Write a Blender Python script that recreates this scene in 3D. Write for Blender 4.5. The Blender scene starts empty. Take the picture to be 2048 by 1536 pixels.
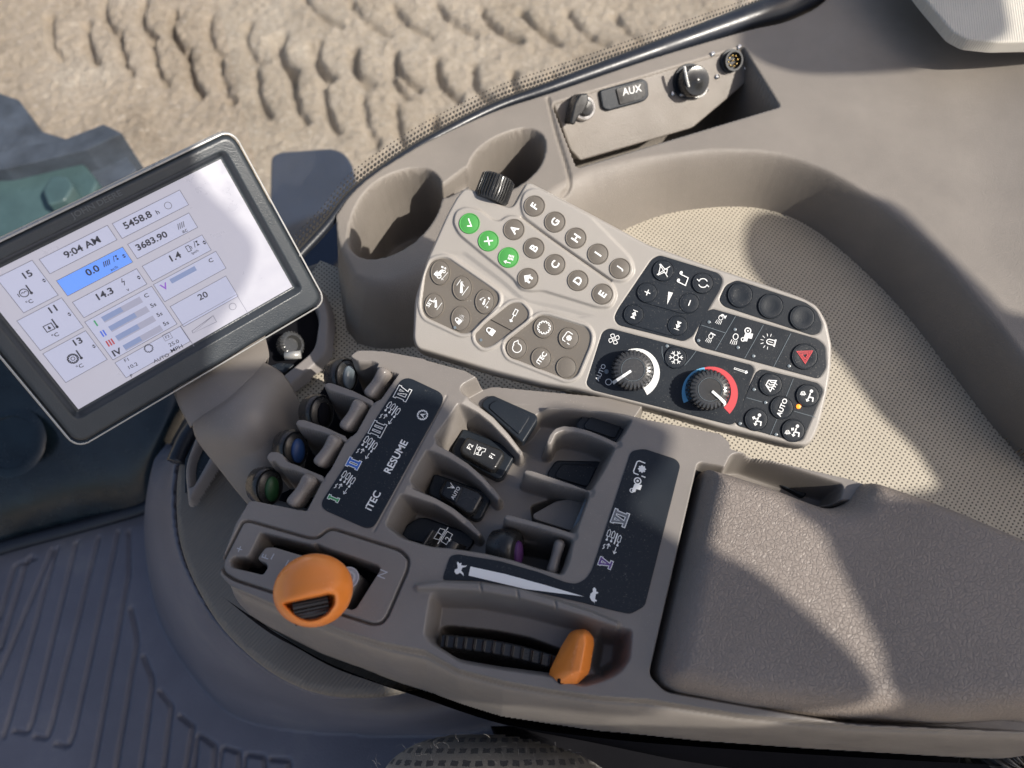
import bpy, bmesh, math, random
import numpy as np
from mathutils import Vector, Matrix
random.seed(4); np.random.seed(4)

# ------------------------------------------------------------------ camera, world, sun, exposure
F = 1540.0; CX = 1024.0; CY = 768.0
PITCH = math.radians(25); CZ = 0.46
cP, sP = math.cos(PITCH), math.sin(PITCH)
scn = bpy.context.scene
cam = bpy.data.objects.new('camera', bpy.data.cameras.new('camera'))
scn.collection.objects.link(cam); scn.camera = cam
cam.location = (0, 0, CZ); cam.rotation_euler = (PITCH, 0, 0)
cam.data.sensor_width = 36; cam.data.lens = 36*F/2048
cam.data.dof.use_dof = True; cam.data.dof.focus_distance = .53; cam.data.dof.aperture_fstop = 7.5
cam.data.clip_start = 0.01; cam.data.clip_end = 1500
SUN_EL = math.radians(46); SUN_AZ = math.radians(-24)      # direction towards the sun, az from +X
SDIR = np.array([math.cos(SUN_EL)*math.cos(SUN_AZ), math.cos(SUN_EL)*math.sin(SUN_AZ), math.sin(SUN_EL)])
world = bpy.data.worlds.new("World"); scn.world = world; world.use_nodes = True
wn = world.node_tree.nodes; wl = world.node_tree.links
sky = wn.new('ShaderNodeTexSky'); sky.sky_type = 'NISHITA'; sky.sun_disc = False
sky.dust_density = 3; sky.ozone_density = .55; sky.air_density = .9; sky.sun_elevation = SUN_EL; sky.sun_rotation = math.atan2(SDIR[0], SDIR[1])
wl.new(sky.outputs[0], wn['Background'].inputs[0]); wn['Background'].inputs[1].default_value = 0.115
sun = bpy.data.objects.new('sun', bpy.data.lights.new('sun', 'SUN')); scn.collection.objects.link(sun)
sun.data.energy = 4.6; sun.data.angle = math.radians(0.5); sun.data.color = (1, .94, .85)
sun.rotation_euler = Vector(SDIR).to_track_quat('Z', 'Y').to_euler(); sun.location = (1.5, -.3, 2)
scn.view_settings.view_transform = 'Standard'; scn.view_settings.look = 'None'
scn.view_settings.exposure = 0.36; scn.view_settings.gamma = 1; scn.view_settings.use_curve_mapping = False
scn.render.engine = 'CYCLES'

# ------------------------------------------------------------------ geometry helpers
def ray(px, py):
    px = np.asarray(px, float); py = np.asarray(py, float)
    x = (px-CX)/F; y = -(py-CY)/F
    return np.stack([x, y*cP+sP, y*sP-cP], -1)
CAMP = np.array([0, 0, CZ])
def nrm(v): v = np.asarray(v, float); return v/np.linalg.norm(v)
class Plane:
    def __init__(s, O, N, X=(1, 0, 0)):
        s.O = np.asarray(O, float); s.N = nrm(N)
        X = np.asarray(X, float); X = X-s.N*X.dot(s.N); s.U = nrm(X); s.V = np.cross(s.N, s.U)
    def hit(s, px, py, h=0.0):
        d = ray(px, py); O = s.O+s.N*h
        t = ((O-CAMP)@s.N)/(d@s.N)
        return CAMP+d*np.asarray(t)[..., None]
    def uv(s, px, py, h=0.0):
        q = s.hit(px, py, h)-s.O
        return np.stack([q@s.U, q@s.V], -1)
    def uvs(s, pts, h=0.0):
        a = np.asarray(pts, float); return s.uv(a[:, 0], a[:, 1], h)
    def w(s, u, v, h=0.0):
        u = np.asarray(u, float)[..., None]; v = np.asarray(v, float)[..., None]
        h = np.asarray(h, float)[..., None] if np.ndim(h) else h
        return s.O+u*s.U+v*s.V+h*s.N
def ZP(z): return Plane((0, 0, z), (0, 0, 1))
def G(px, py, z): return ZP(z).hit(px, py)
Z0 = ZP(0)

POS = {}
def link(o, parent=None):
    scn.collection.objects.link(o)
    return o
def tag(o, label=None, cat=None, group=None, kind=None):
    if label: o['label'] = label
    if cat: o['category'] = cat
    if group: o['group'] = group
    if kind: o['kind'] = kind
    return o
def thing(name, loc, label, cat, group=None):
    o = bpy.data.objects.new(name, None); link(o); o.location = loc; o.empty_display_size = .02
    POS[o.name] = Vector(loc); return tag(o, label, cat, group)
def mk(name, V, Fc, mat, parent=None, smooth=True, label=None):
    V = np.asarray(V, float).reshape(-1, 3)
    c = (V.min(0)+V.max(0))/2 if len(V) else np.zeros(3)
    me = bpy.data.meshes.new(name)
    Fa = Fc if isinstance(Fc, np.ndarray) else None
    if Fa is not None:
        n = len(Fa); k = Fa.shape[1]
        me.vertices.add(len(V)); me.vertices.foreach_set('co', (V-c).ravel())
        me.loops.add(n*k); me.loops.foreach_set('vertex_index', Fa.ravel().astype(np.int32))
        me.polygons.add(n); me.polygons.foreach_set('loop_start', np.arange(0, n*k, k, dtype=np.int32))
        me.update(calc_edges=True)
    else:
        me.from_pydata((V-c).tolist(), [], Fc)
    me.validate()
    me.materials.append(mat)
    if smooth: me.polygons.foreach_set('use_smooth', [True]*len(me.polygons))
    o = bpy.data.objects.new(name, me); link(o); o.location = c; POS[o.name] = Vector(c)
    if parent is not None:
        o.parent = parent; o.matrix_parent_inverse = Matrix.Translation(-POS[parent.name])
        # child matrix: parent_world * inverse * local ; nested parents keep translations only
    if label: o['label'] = label
    return o
def autosmooth(o, ang=35):
    me = o.data; bm = bmesh.new(); bm.from_mesh(me)
    for e in bm.edges:
        if len(e.link_faces) == 2 and e.calc_face_angle(0) > math.radians(ang): e.smooth = False
    bm.to_mesh(me); bm.free(); return o

def rnd(P, r, n=5):
    """round the corners of a closed polygon"""
    P = [np.array(p, float) for p in P]; out = []; N = len(P)
    for i in range(N):
        a, b, c = P[i-1], P[i], P[(i+1) % N]
        la, lc = np.linalg.norm(a-b), np.linalg.norm(c-b)
        ri = min(r, la*.48, lc*.48)
        p0 = b+(a-b)/la*ri; p1 = b+(c-b)/lc*ri
        for k in range(n+1):
            t = k/n; out.append((1-t)**2*p0+2*t*(1-t)*b+t*t*p1)
    return np.array(out)
def smoothpoly(P, closed=True, n=6):
    """Catmull-Rom through the points"""
    P = np.array(P, float); N = len(P); out = []
    rng = range(N) if closed else range(N-1)
    for i in rng:
        if closed: p0, p1, p2, p3 = P[i-1], P[i], P[(i+1) % N], P[(i+2) % N]
        else: p0, p1, p2, p3 = P[max(i-1, 0)], P[i], P[i+1], P[min(i+2, N-1)]
        for k in range(n):
            t = k/n
            out.append(.5*((2*p1)+(-p0+p2)*t+(2*p0-5*p1+4*p2-p3)*t*t+(-p0+3*p1-3*p2+p3)*t**3))
    if not closed: out.append(P[-1])
    return np.array(out)
def sd(P, U, V):
    P = np.asarray(P); d = np.full(U.shape, 1e9); ins = np.zeros(U.shape, bool)
    for i in range(len(P)):
        a, b = P[i-1], P[i]; e = b-a; L = e@e
        if L < 1e-18: continue
        wu, wv = U-a[0], V-a[1]; t = np.clip((wu*e[0]+wv*e[1])/L, 0, 1)
        d = np.minimum(d, (wu-t*e[0])**2+(wv-t*e[1])**2)
        c = ((a[1] > V) != (b[1] > V))
        if abs(b[1]-a[1]) > 1e-15:
            ins ^= c & (U < (b[0]-a[0])*(V-a[1])/(b[1]-a[1])+a[0])
    d = np.sqrt(d); return np.where(ins, -d, d)
def pd(P, U, V):
    d = np.full(U.shape, 1e9)
    for i in range(1, len(P)):
        a, b = P[i-1], P[i]; e = b-a; L = e@e+1e-18
        wu, wv = U-a[0], V-a[1]; t = np.clip((wu*e[0]+wv*e[1])/L, 0, 1)
        d = np.minimum(d, (wu-t*e[0])**2+(wv-t*e[1])**2)
    return np.sqrt(d)
def S(t): t = np.clip(t, 0, 1); return t*t*(3-2*t)
class Field:
    def __init__(s, plane, u0, u1, v0, v1, step, base):
        s.pl = plane; s.u = np.arange(u0, u1+step, step); s.v = np.arange(v0, v1+step, step)
        s.U, s.V = np.meshgrid(s.u, s.v); s.H = np.full(s.U.shape, float(base)); s.step = step
    def win(s, P, m):
        i0, i1 = np.searchsorted(s.u, [P[:, 0].min()-m, P[:, 0].max()+m])
        j0, j1 = np.searchsorted(s.v, [P[:, 1].min()-m, P[:, 1].max()+m])
        return (slice(max(j0, 0), j1), slice(max(i0, 0), i1))
    def blend(s, P, target, w, off=0.0, prof=S):
        """P in uv. inside -> target, over wall width w starting at distance `off` outside"""
        sl = s.win(P, abs(off)+w+.003); U, V = s.U[sl], s.V[sl]
        if U.size == 0: return
        t = prof(np.clip((off-sd(P, U, V))/w, 0, 1))
        tg = target(U, V) if callable(target) else target
        s.H[sl] = s.H[sl]*(1-t)+tg*t
    def add(s, P, dh, w, off=0.0):
        sl = s.win(P, abs(off)+w+.003); U, V = s.U[sl], s.V[sl]
        if U.size: s.H[sl] += dh*S(np.clip((off-sd(P, U, V))/w, 0, 1))
    def groove(s, P, dh, w, closed=True):
        if closed: P = np.vstack([P, P[:1]])
        sl = s.win(P, w+.003); U, V = s.U[sl], s.V[sl]
        if U.size: s.H[sl] += dh*(1-S(pd(P, U, V)/w))
    def mesa(s, B, T, z1, prof=lambda t: np.sin(t*math.pi/2)):
        db = np.maximum(-sd(B, s.U, s.V), 0); dt = np.maximum(sd(T, s.U, s.V), 0)
        t = prof(np.clip(db/(db+dt+1e-5), 0, 1)); s.H = s.H*(1-t)+z1*t
    def build(s, name, mat, parent=None, mask=None):
        n, m = s.U.shape; V = s.pl.w(s.U, s.V, s.H).reshape(-1, 3)
        idx = np.arange(n*m).reshape(n, m)
        q = np.stack([idx[:-1, :-1], idx[:-1, 1:], idx[1:, 1:], idx[1:, :-1]], -1).reshape(-1, 4)
        if mask is not None:
            mk_ = mask.ravel(); q = q[mk_[q].all(1)]
            used = np.unique(q); re = np.full(n*m, -1); re[used] = np.arange(len(used)); q = re[q]; V = V[used]
        return mk(name, V, q, mat, parent)
def lin(pl, a, b):
    """linear height between two pixel points (px,py,h)"""
    A = pl.uv(a[0], a[1], a[2]); B = pl.uv(b[0], b[1], b[2]); d = B-A; L = d@d
    return lambda U, V: a[2]+(b[2]-a[2])*np.clip(((U-A[0])*d[0]+(V-A[1])*d[1])/L, 0, 1)

def extr(name, P, pl, h, th, mat, parent=None, bev=0.0, label=None, uv=False, seg=2):
    """prism: polygon in pixels (or uv) whose top lies at height h over the plane"""
    Q = np.asarray(P, float) if uv else pl.uvs(P, h)
    bm = bmesh.new()
    top = [bm.verts.new(pl.w(u, v, h)) for u, v in Q]
    bot = [bm.verts.new(pl.w(u, v, h-th)) for u, v in Q]
    bm.verts.ensure_lookup_table()
    ft = bm.faces.new(top); bm.faces.new(bot[::-1]); N = len(Q)
    for i in range(N): bm.faces.new((top[i], bot[i], bot[(i+1) % N], top[(i+1) % N]))
    bmesh.ops.recalc_face_normals(bm, faces=bm.faces)
    if bev > 0:
        ed = [e for e in bm.edges if all(v in set(top) for v in e.verts)] if False else list(ft.edges)
        bmesh.ops.bevel(bm, geom=ed, offset=bev, segments=seg, profile=.5, affect='EDGES', clamp_overlap=True)
    bmesh.ops.triangulate(bm, faces=[f for f in bm.faces if len(f.verts) > 4], ngon_method='EAR_CLIP')
    V = [v.co[:] for v in bm.verts]; bm.verts.index_update(); Fc = [[v.index for v in f.verts] for f in bm.faces]; bm.free()
    o = mk(name, V, Fc, mat, parent, True, label); autosmooth(o, 50 if bev > 0 else 30)
    if bev > 0:
        wn2 = o.modifiers.new('wn', 'WEIGHTED_NORMAL'); wn2.keep_sharp = True; wn2.weight = 90
    return o

def lathe(name, prof, O, A, mat, parent=None, n=48, mod=None, X=(1, 0, 0), label=None, caps=True, sx=1.0, sy=1.0):
    """profile [(r,h)] about axis A through O; mod(theta,i)->radius factor"""
    pl = Plane(O, A, X); V = []; Fc = []
    th = np.linspace(0, 2*math.pi, n, endpoint=False)
    for i, (r, h) in enumerate(prof):
        rr = r*(mod(th, i) if mod else 1)
        V.append(pl.w(rr*np.cos(th)*sx, rr*np.sin(th)*sy, h))
    V = np.vstack(V); R = len(prof)
    for i in range(R-1):
        for j in range(n):
            k = (j+1) % n; Fc.append((i*n+j, i*n+k, (i+1)*n+k, (i+1)*n+j))
    if caps: Fc.append(list(range((R-1)*n, R*n))); Fc.append(list(range(n))[::-1])
    return autosmooth(mk(name, V, Fc, mat, parent, True, label), 40)

def surf(name, fn, nu, nv, mat, parent=None, label=None, closed_v=False):
    V = np.array([fn(i/(nu-1), j/(nv-1) if not closed_v else j/nv) for i in range(nu) for j in range(nv)])
    idx = np.arange(nu*nv).reshape(nu, nv)
    if closed_v: idx = np.hstack([idx, idx[:, :1]])
    q = np.stack([idx[:-1, :-1], idx[:-1, 1:], idx[1:, 1:], idx[1:, :-1]], -1).reshape(-1, 4)
    return mk(name, V, q, mat, parent, True, label)

def loft(name, rows, mat, parent=None, nc=40, nr=6, thick=0, label=None, raw=False):
    R = []
    for r in rows:
        P = np.array(r if raw else [G(*p) for p in r], float)
        if len(P) > 2: P = smoothpoly(P, False, 10)
        d = np.r_[0, np.cumsum(np.linalg.norm(np.diff(P, axis=0), axis=1))]; t = np.linspace(0, d[-1], nc)
        R.append(np.stack([np.interp(t, d, P[:, k]) for k in range(3)], -1))
    R = np.array(R); L = np.array([smoothpoly(R[:, j], False, nr) if len(rows) > 2 else np.linspace(R[0, j], R[-1, j], nr) for j in range(nc)]).transpose(1, 0, 2)
    n, m = L.shape[:2]; idx = np.arange(n*m).reshape(n, m)
    q = np.stack([idx[:-1, :-1], idx[:-1, 1:], idx[1:, 1:], idx[1:, :-1]], -1).reshape(-1, 4)
    o = mk(name, L.reshape(-1, 3), q, mat, parent, True, label)
    if thick:
        md = o.modifiers.new('s', 'SOLIDIFY'); md.thickness = thick; md.offset = -1
    return o

def tube(name, P, r, mat, parent=None, n=10, label=None, sq=1.0):
    P = np.array(P, float); V = []; N = len(P)
    up = np.array([0, 0, 1.])
    for i in range(N):
        t = nrm(P[min(i+1, N-1)]-P[max(i-1, 0)]); a = np.cross(t, up)
        if np.linalg.norm(a) < .05: a = np.cross(t, [0, 1, 0])
        a = nrm(a); b = np.cross(a, t); ri = r[i] if np.ndim(r) else r
        for k in range(n):
            th = 2*math.pi*k/n; V.append(P[i]+ri*(math.cos(th)*a+sq*math.sin(th)*b))
    Fc = [(i*n+k, i*n+(k+1) % n, (i+1)*n+(k+1) % n, (i+1)*n+k) for i in range(N-1) for k in range(n)]
    Fc += [list(range(n))[::-1], list(range((N-1)*n, N*n))]
    return mk(name, V, Fc, mat, parent, True, label)

# glyph frame: local (gx,gy) in photo-pixel units, rotated by ang (deg, counter-clockwise in the photo)
def frame(pl, px, py, ang, h):
    c = pl.uv(px, py, h); a = math.radians(ang)
    e = pl.uv(px+8*math.cos(a), py-8*math.sin(a), h)-c; sc = np.linalg.norm(e)/8; e = e/np.linalg.norm(e)
    return c, e, np.array([-e[1], e[0]]), sc
_tc = {}
def textmesh(s, off=0.0):
    k = (s, off)
    if k not in _tc:
        cu = bpy.data.curves.new('t', 'FONT'); cu.body = s; cu.offset = off; cu.resolution_u = 3
        ob = bpy.data.objects.new('t', cu); scn.collection.objects.link(ob)
        dg = bpy.context.evaluated_depsgraph_get(); dg.update()
        me = bpy.data.meshes.new_from_object(ob.evaluated_get(dg))
        V = np.array([v.co[:2] for v in me.vertices]); Fc = [list(p.vertices) for p in me.polygons]
        bpy.data.objects.remove(ob); bpy.data.curves.remove(cu); bpy.data.meshes.remove(me)
        c = (V.max(0)+V.min(0))/2; hh = V[:, 1].max()-V[:, 1].min()
        _tc[k] = ((V-c)/hh, Fc)
    return _tc[k]
def T(s, px, py, size, ang, pl, h, mat, parent=None, name='lettering', off=0.012, sx=1.0, label=None):
    V, Fc = textmesh(s, off); c, e, f, sc = frame(pl, px, py, ang, h)
    q = c+(V[:, :1]*e*sx+V[:, 1:]*f)*sc*size
    return mk(name, pl.w(q[:, 0], q[:, 1], h), Fc, mat, parent, False, label)
def ribbon(P, w, closed=False):
    P = np.array(P, float); N = len(P); L = []; R = []
    for i in range(N):
        a = P[i-1] if (i > 0 or closed) else None; b = P[(i+1) % N] if (i < N-1 or closed) else None
        d1 = nrm(P[i]-a) if a is not None else nrm(b-P[i]); d2 = nrm(b-P[i]) if b is not None else d1
        n1 = np.array([-d1[1], d1[0]]); n2 = np.array([-d2[1], d2[0]]); m = n1+n2
        if np.linalg.norm(m) < .2: m = n1
        m = nrm(m); k = min(1/max(m@n1, .3), 2.2)
        L.append(P[i]+m*w/2*k); R.append(P[i]-m*w/2*k)
    V = L+R; Fc = [(i, (i+1) % N, N+(i+1) % N, N+i) for i in range(N if closed else N-1)]
    return V, Fc
def circ(x, y, r, n=18, a0=0, a1=360, ry=None):
    t = np.radians(np.linspace(a0, a1, n, endpoint=(a1-a0) < 360)); return [(x+r*math.cos(k), y+(ry or r)*math.sin(k)) for k in t]
def ic(items, px, py, ang, pl, h, mat, parent=None, name='icon', k=1.0, label=None):
    """items: ('s',pts,width) stroke, ('c',pts,width) closed stroke, ('p',pts) filled"""
    c, e, f, sc = frame(pl, px, py, ang, h); V = []; Fc = []
    for z, it in enumerate(items):
        if it[0] == 'p': v = [np.array(p, float) for p in it[1]]; fc = [tuple(range(len(v)))]
        else: v, fc = ribbon(it[1], it[2], it[0] == 'c')
        b = len(V)
        for p in v:
            q = c+(p[0]*e+p[1]*f)*sc*k; V.append(pl.w(q[0], q[1], h+z*6e-6))
        Fc += [tuple(i+b for i in x) for x in fc]
    o = mk(name, V, Fc, mat, parent, False, label)
    bm = bmesh.new(); bm.from_mesh(o.data); bmesh.ops.triangulate(bm, faces=[x for x in bm.faces if len(x.verts) > 4]); bm.to_mesh(o.data); bm.free()
    return o

# ------------------------------------------------------------------ materials
def new_mat(name):
    m = bpy.data.materials.new(name); m.use_nodes = True; nt = m.node_tree
    return m, nt, nt.nodes['Principled BSDF']
def bumpnode(nt, src, dist, strength=1.0, chain=None):
    b = nt.nodes.new('ShaderNodeBump'); b.inputs['Strength'].default_value = strength; b.inputs['Distance'].default_value = dist
    nt.links.new(src, b.inputs['Height'])
    if chain: nt.links.new(chain, b.inputs['Normal'])
    return b.outputs['Normal']
def coords(nt): 
    g = nt.nodes.new('ShaderNodeNewGeometry'); return g.outputs['Position']
def noise(nt, scale, detail=2, rough=.5, vec=None):
    n = nt.nodes.new('ShaderNodeTexNoise'); n.inputs['Scale'].default_value = scale; n.inputs['Detail'].default_value = detail; n.inputs['Roughness'].default_value = rough
    nt.links.new(vec or coords(nt), n.inputs['Vector']); return n.outputs['Fac']
def ramp(nt, src, stops):
    r = nt.nodes.new('ShaderNodeValToRGB'); el = r.color_ramp.elements
    while len(el) < len(stops): el.new(.5)
    for e, (p, c) in zip(el, stops): e.position = p; e.color = (*c, 1) if len(c) == 3 else c
    nt.links.new(src, r.inputs[0]); return r.outputs[0]
def math_(nt, op, a, b=None, c=None):
    n = nt.nodes.new('ShaderNodeMath'); n.operation = op
    for i, x in enumerate((a, b, c)):
        if x is None: continue
        if isinstance(x, (int, float)): n.inputs[i].default_value = x
        else: nt.links.new(x, n.inputs[i])
    return n.outputs[0]
def plastic(name, col, rough=.5, grain=0.00012, gs=1600, var=.10, dust=0.0, spec=.5, metal=0, coat=0, scuff=0):
    m, nt, b = new_mat(name)
    b.inputs['Roughness'].default_value = rough; b.inputs['Metallic'].default_value = metal
    b.inputs['Specular IOR Level'].default_value = spec; b.inputs['Coat Weight'].default_value = coat
    c = np.array(col)
    big = noise(nt, 14, 5, .6)
    lo = ramp(nt, big, [(.3, tuple(c*(1-var))), (.7, tuple(np.minimum(c*(1+var), 1)))])
    if dust:
        sp = noise(nt, 900, 3, .6); pat = noise(nt, 25, 4, .6)
        msk = math_(nt, 'MULTIPLY', ramp(nt, sp, [(.62, (0, 0, 0)), (.70, (1, 1, 1))]), ramp(nt, pat, [(.4, (0, 0, 0)), (.7, (1, 1, 1))]))
        mx = nt.nodes.new('ShaderNodeMixRGB'); nt.links.new(math_(nt, 'MULTIPLY', msk, dust), mx.inputs[0])
        nt.links.new(lo, mx.inputs[1]); mx.inputs[2].default_value = (.45, .42, .37, 1); lo = mx.outputs[0]
    if scuff:
        mp = nt.nodes.new('ShaderNodeMapping'); mp.inputs['Rotation'].default_value = (0, 0, .7); mp.inputs['Scale'].default_value = (1, 9, 1); nt.links.new(coords(nt), mp.inputs['Vector'])
        st_ = ramp(nt, noise(nt, 55, 6, .7, mp.outputs[0]), [(.60, (0, 0, 0)), (.72, (1, 1, 1))]); pa = ramp(nt, noise(nt, 9, 4, .6), [(.48, (0, 0, 0)), (.62, (1, 1, 1))])
        mx = nt.nodes.new('ShaderNodeMixRGB'); nt.links.new(math_(nt, 'MULTIPLY', math_(nt, 'MULTIPLY', st_, pa), scuff), mx.inputs[0]); nt.links.new(lo, mx.inputs[1]); mx.inputs[2].default_value = (.42, .39, .35, 1); lo = mx.outputs[0]
    nt.links.new(lo, b.inputs['Base Color'])
    rr = noise(nt, 35, 5, .65); mr = nt.nodes.new('ShaderNodeMapRange'); nt.links.new(rr, mr.inputs[0])
    mr.inputs[1].default_value = .3; mr.inputs[2].default_value = .7; mr.inputs[3].default_value = max(rough-.1, .05); mr.inputs[4].default_value = min(rough+.1, 1)
    nt.links.new(mr.outputs[0], b.inputs['Roughness'])
    if grain: nt.links.new(bumpnode(nt, noise(nt, gs, 2, .5), grain), b.inputs['Normal'])
    return m
def flatmat(name, col, rough=.5, emit=0, metal=0):
    m, nt, b = new_mat(name); b.inputs['Base Color'].default_value = (*col, 1); b.inputs['Roughness'].default_value = rough
    b.inputs['Metallic'].default_value = metal
    if emit: b.inputs['Emission Color'].default_value = (*col, 1); b.inputs['Emission Strength'].default_value = emit
    return m
M = {}
M['console'] = plastic('console_plastic', (.200, .180, .162), .40, .00010, 1700, .08, .35, scuff=.22)
M['keypad'] = plastic('keypad_plastic', (.33, .305, .275), .42, .00010, 1700, .04, .2)
M['brown'] = plastic('key_brown', (.135, .118, .098), .45, .00004, 2200, .04, .3)
M['trim'] = plastic('trim_plastic', (.205, .182, .158), .48, .00040, 1300, .09, .35, scuff=.25)
M['fin'] = plastic('lever_plastic', (.22, .195, .175), .26, .00003, 2000, .05)
M['black'] = plastic('black_film', (.014, .018, .024), .42, .00008, 1500, .1, .35, .28)
M['blackrub'] = plastic('black_rubber', (.014, .016, .018), .5, .0001, 1200, .2, .4)
M['knobblk'] = plastic('black_knob', (.022, .022, .022), .27, .00002, 900, .1, .3)
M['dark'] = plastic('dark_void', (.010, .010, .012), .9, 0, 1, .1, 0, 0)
M['white'] = flatmat('white_print', (.80, .80, .78), .5)
M['silver'] = plastic('silver_rim', (.36, .355, .34), .3, .00003, 900, .05, 0, .5, .3)
M['chrome'] = plastic('chrome', (.6, .6, .6), .18, 0, 1, .05, 0, .5, 1)
M['bead'] = flatmat('steel_beads', (.62, .61, .58), .25, 0, .3)
M['gold'] = flatmat('gold_pin', (.7, .5, .2), .3, 0, 1)
M['orange'] = plastic('orange_plastic', (.86, .26, .045), .24, .00002, 800, .05)
M['green'] = plastic('green_key', (.07, .30, .07), .35, 0, 1, .03, .1)
M['pgreen'] = flatmat('print_green', (.05, .30, .10), .5)
M['dgreen'] = plastic('green_insert', (.022, .08, .026), .4, 0, 1, .05)
M['blue'] = plastic('blue_insert', (.022, .065, .19), .4, 0, 1, .05)
M['pblue'] = flatmat('print_blue', (.04, .14, .50), .5)
M['purple'] = plastic('purple_insert', (.09, .03, .13), .45, 0, 1, .05)
M['ppurple'] = flatmat('print_purple', (.12, .06, .22), .5)
M['greyp'] = flatmat('print_grey', (.16, .17, .18), .5)
M['cyan'] = flatmat('print_light_blue', (.13, .40, .62), .5)
M['red'] = flatmat('print_red', (.55, .05, .06), .5)
M['led'] = flatmat('led_off', (.16, .19, .21), .3)
M['mark'] = flatmat('embossed_mark', (.42, .43, .45), .4)
M['ledon'] = flatmat('led_on', (1, .22, .02), .3, 1.5)
M['dial'] = plastic('dial_plastic', (.045, .045, .045), .22, .00002, 900, .1, .3, .7)
M['emboss_sheen'] = flatmat('letter_sheen', (.075, .085, .095), .35)  # lighter than the bezel: reflection on raised letters put into the colour
M['bezel'] = plastic('bezel_plastic', (.030, .036, .042), .36, .00018, 1100, .05, .1)
M['pale'] = plastic('frame_plastic', (.22, .20, .19), .5, .0001, 1500, .05)
M['blueblk'] = plastic('fender_plastic', (.013, .024, .050), .5, .0002, 500, .15, .3)
M['seal'] = plastic('rubber_seal', (.012, .015, .022), .35, .0001, 600, .2, .2)
M['tyre'] = plastic('tyre_rubber', (.050, .062, .082), .75, .0006, 160, .35, .6)
M['jdgreen'] = plastic('green_paint', (.055, .095, .098), .35, .0002, 60, .2, .2)
M['darkglass'] = plastic('dark_panel', (.010, .018, .024), .22, .0004, 9, .5, .2)
M['slab'] = plastic('shade_slab_plastic', (.45, .43, .40), .6, .0002, 900, .1)  # for the added overhead shade slabs

def leather():
    m, nt, b = new_mat('armrest_leather'); b.inputs['Roughness'].default_value = .46
    co = coords(nt); wn_ = nt.nodes.new('ShaderNodeTexNoise'); wn_.inputs['Scale'].default_value = 190; wn_.inputs['Detail'].default_value = 2
    nt.links.new(co, wn_.inputs['Vector'])
    mx = nt.nodes.new('ShaderNodeVectorMath'); mx.operation = 'MULTIPLY_ADD'
    nt.links.new(wn_.outputs['Color'], mx.inputs[0]); mx.inputs[1].default_value = (.0055,)*3; nt.links.new(co, mx.inputs[2])
    v = nt.nodes.new('ShaderNodeTexVoronoi'); v.feature = 'DISTANCE_TO_EDGE'; v.inputs['Scale'].default_value = 380; nt.links.new(mx.outputs[0], v.inputs['Vector'])
    n1 = ramp(nt, v.outputs['Distance'], [(0, (0, 0, 0)), (.13, (1, 1, 1))])
    fine = noise(nt, 900, 3, .6)
    h = math_(nt, 'ADD', math_(nt, 'MULTIPLY', n1, .6), math_(nt, 'MULTIPLY', fine, .7))
    nt.links.new(bumpnode(nt, h, .00040), b.inputs['Normal'])
    nt.links.new(ramp(nt, noise(nt, 12, 5), [(.3, (.195, .163, .140)), (.7, (.235, .197, .170))]), b.inputs['Base Color'])
    return m
M['leather'] = leather()
def perforated(name, col, pitch, r, darkf=.12):
    m, nt, b = new_mat(name); b.inputs['Roughness'].default_value = .65
    co = coords(nt); mp = nt.nodes.new('ShaderNodeMapping'); mp.inputs['Scale'].default_value = (1/pitch, 1/pitch, 0); mp.inputs['Rotation'].default_value = (0, 0, math.radians(38))
    nt.links.new(co, mp.inputs['Vector']); sx = nt.nodes.new('ShaderNodeSeparateXYZ'); nt.links.new(mp.outputs[0], sx.inputs[0])
    fx = math_(nt, 'SUBTRACT', math_(nt, 'FRACT', sx.outputs[0]), .5); fy = math_(nt, 'SUBTRACT', math_(nt, 'FRACT', sx.outputs[1]), .5)
    d = math_(nt, 'SQRT', math_(nt, 'ADD', math_(nt, 'POWER', fx, 2), math_(nt, 'POWER', fy, 2)))
    msk = ramp(nt, d, [(r, (1, 1, 1)), (r+.09, (0, 0, 0))])
    base = ramp(nt, noise(nt, 10, 6, .65), [(.3, tuple(np.array(col)*.86)), (.7, tuple(np.array(col)*1.08))])
    mx = nt.nodes.new('ShaderNodeMixRGB'); nt.links.new(msk, mx.inputs[0]); nt.links.new(base, mx.inputs[1]); mx.inputs[2].default_value = (*(np.array(col)*darkf), 1)
    nt.links.new(mx.outputs[0], b.inputs['Base Color'])
    inv = math_(nt, 'SUBTRACT', 1.0, msk)
    nt.links.new(bumpnode(nt, noise(nt, 1200, 2), .00015, 1, bumpnode(nt, inv, .0006)), b.inputs['Normal'])
    return m
M['mat'] = perforated('perforated_vinyl', (.42, .375, .30), .0033, .17, .16)
def ribbed(name, col, pitch, ang, amp=.0006, rough=.6):
    m, nt, b = new_mat(name); b.inputs['Roughness'].default_value = rough
    co = coords(nt); mp = nt.nodes.new('ShaderNodeMapping'); mp.inputs['Scale'].default_value = (1/pitch,)*3; mp.inputs['Rotation'].default_value = (0, 0, math.radians(ang))
    nt.links.new(co, mp.inputs['Vector']); sx = nt.nodes.new('ShaderNodeSeparateXYZ'); nt.links.new(mp.outputs[0], sx.inputs[0])
    t = math_(nt, 'PINGPONG', sx.outputs[0], .5)
    nt.links.new(bumpnode(nt, t, amp), b.inputs['Normal'])
    lo = noise(nt, 9, 5, .6); c = np.array(col)
    nt.links.new(ramp(nt, lo, [(.3, tuple(c*.9)), (.7, tuple(c*1.1))]), b.inputs['Base Color'])
    return m
M['ribbed'] = ribbed('ribbed_cover', (.15, .135, .115), .0026, 40)
M['fabric'] = ribbed('woven_fabric', (.50, .47, .41), .0022, 10, .0009, .85)

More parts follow.
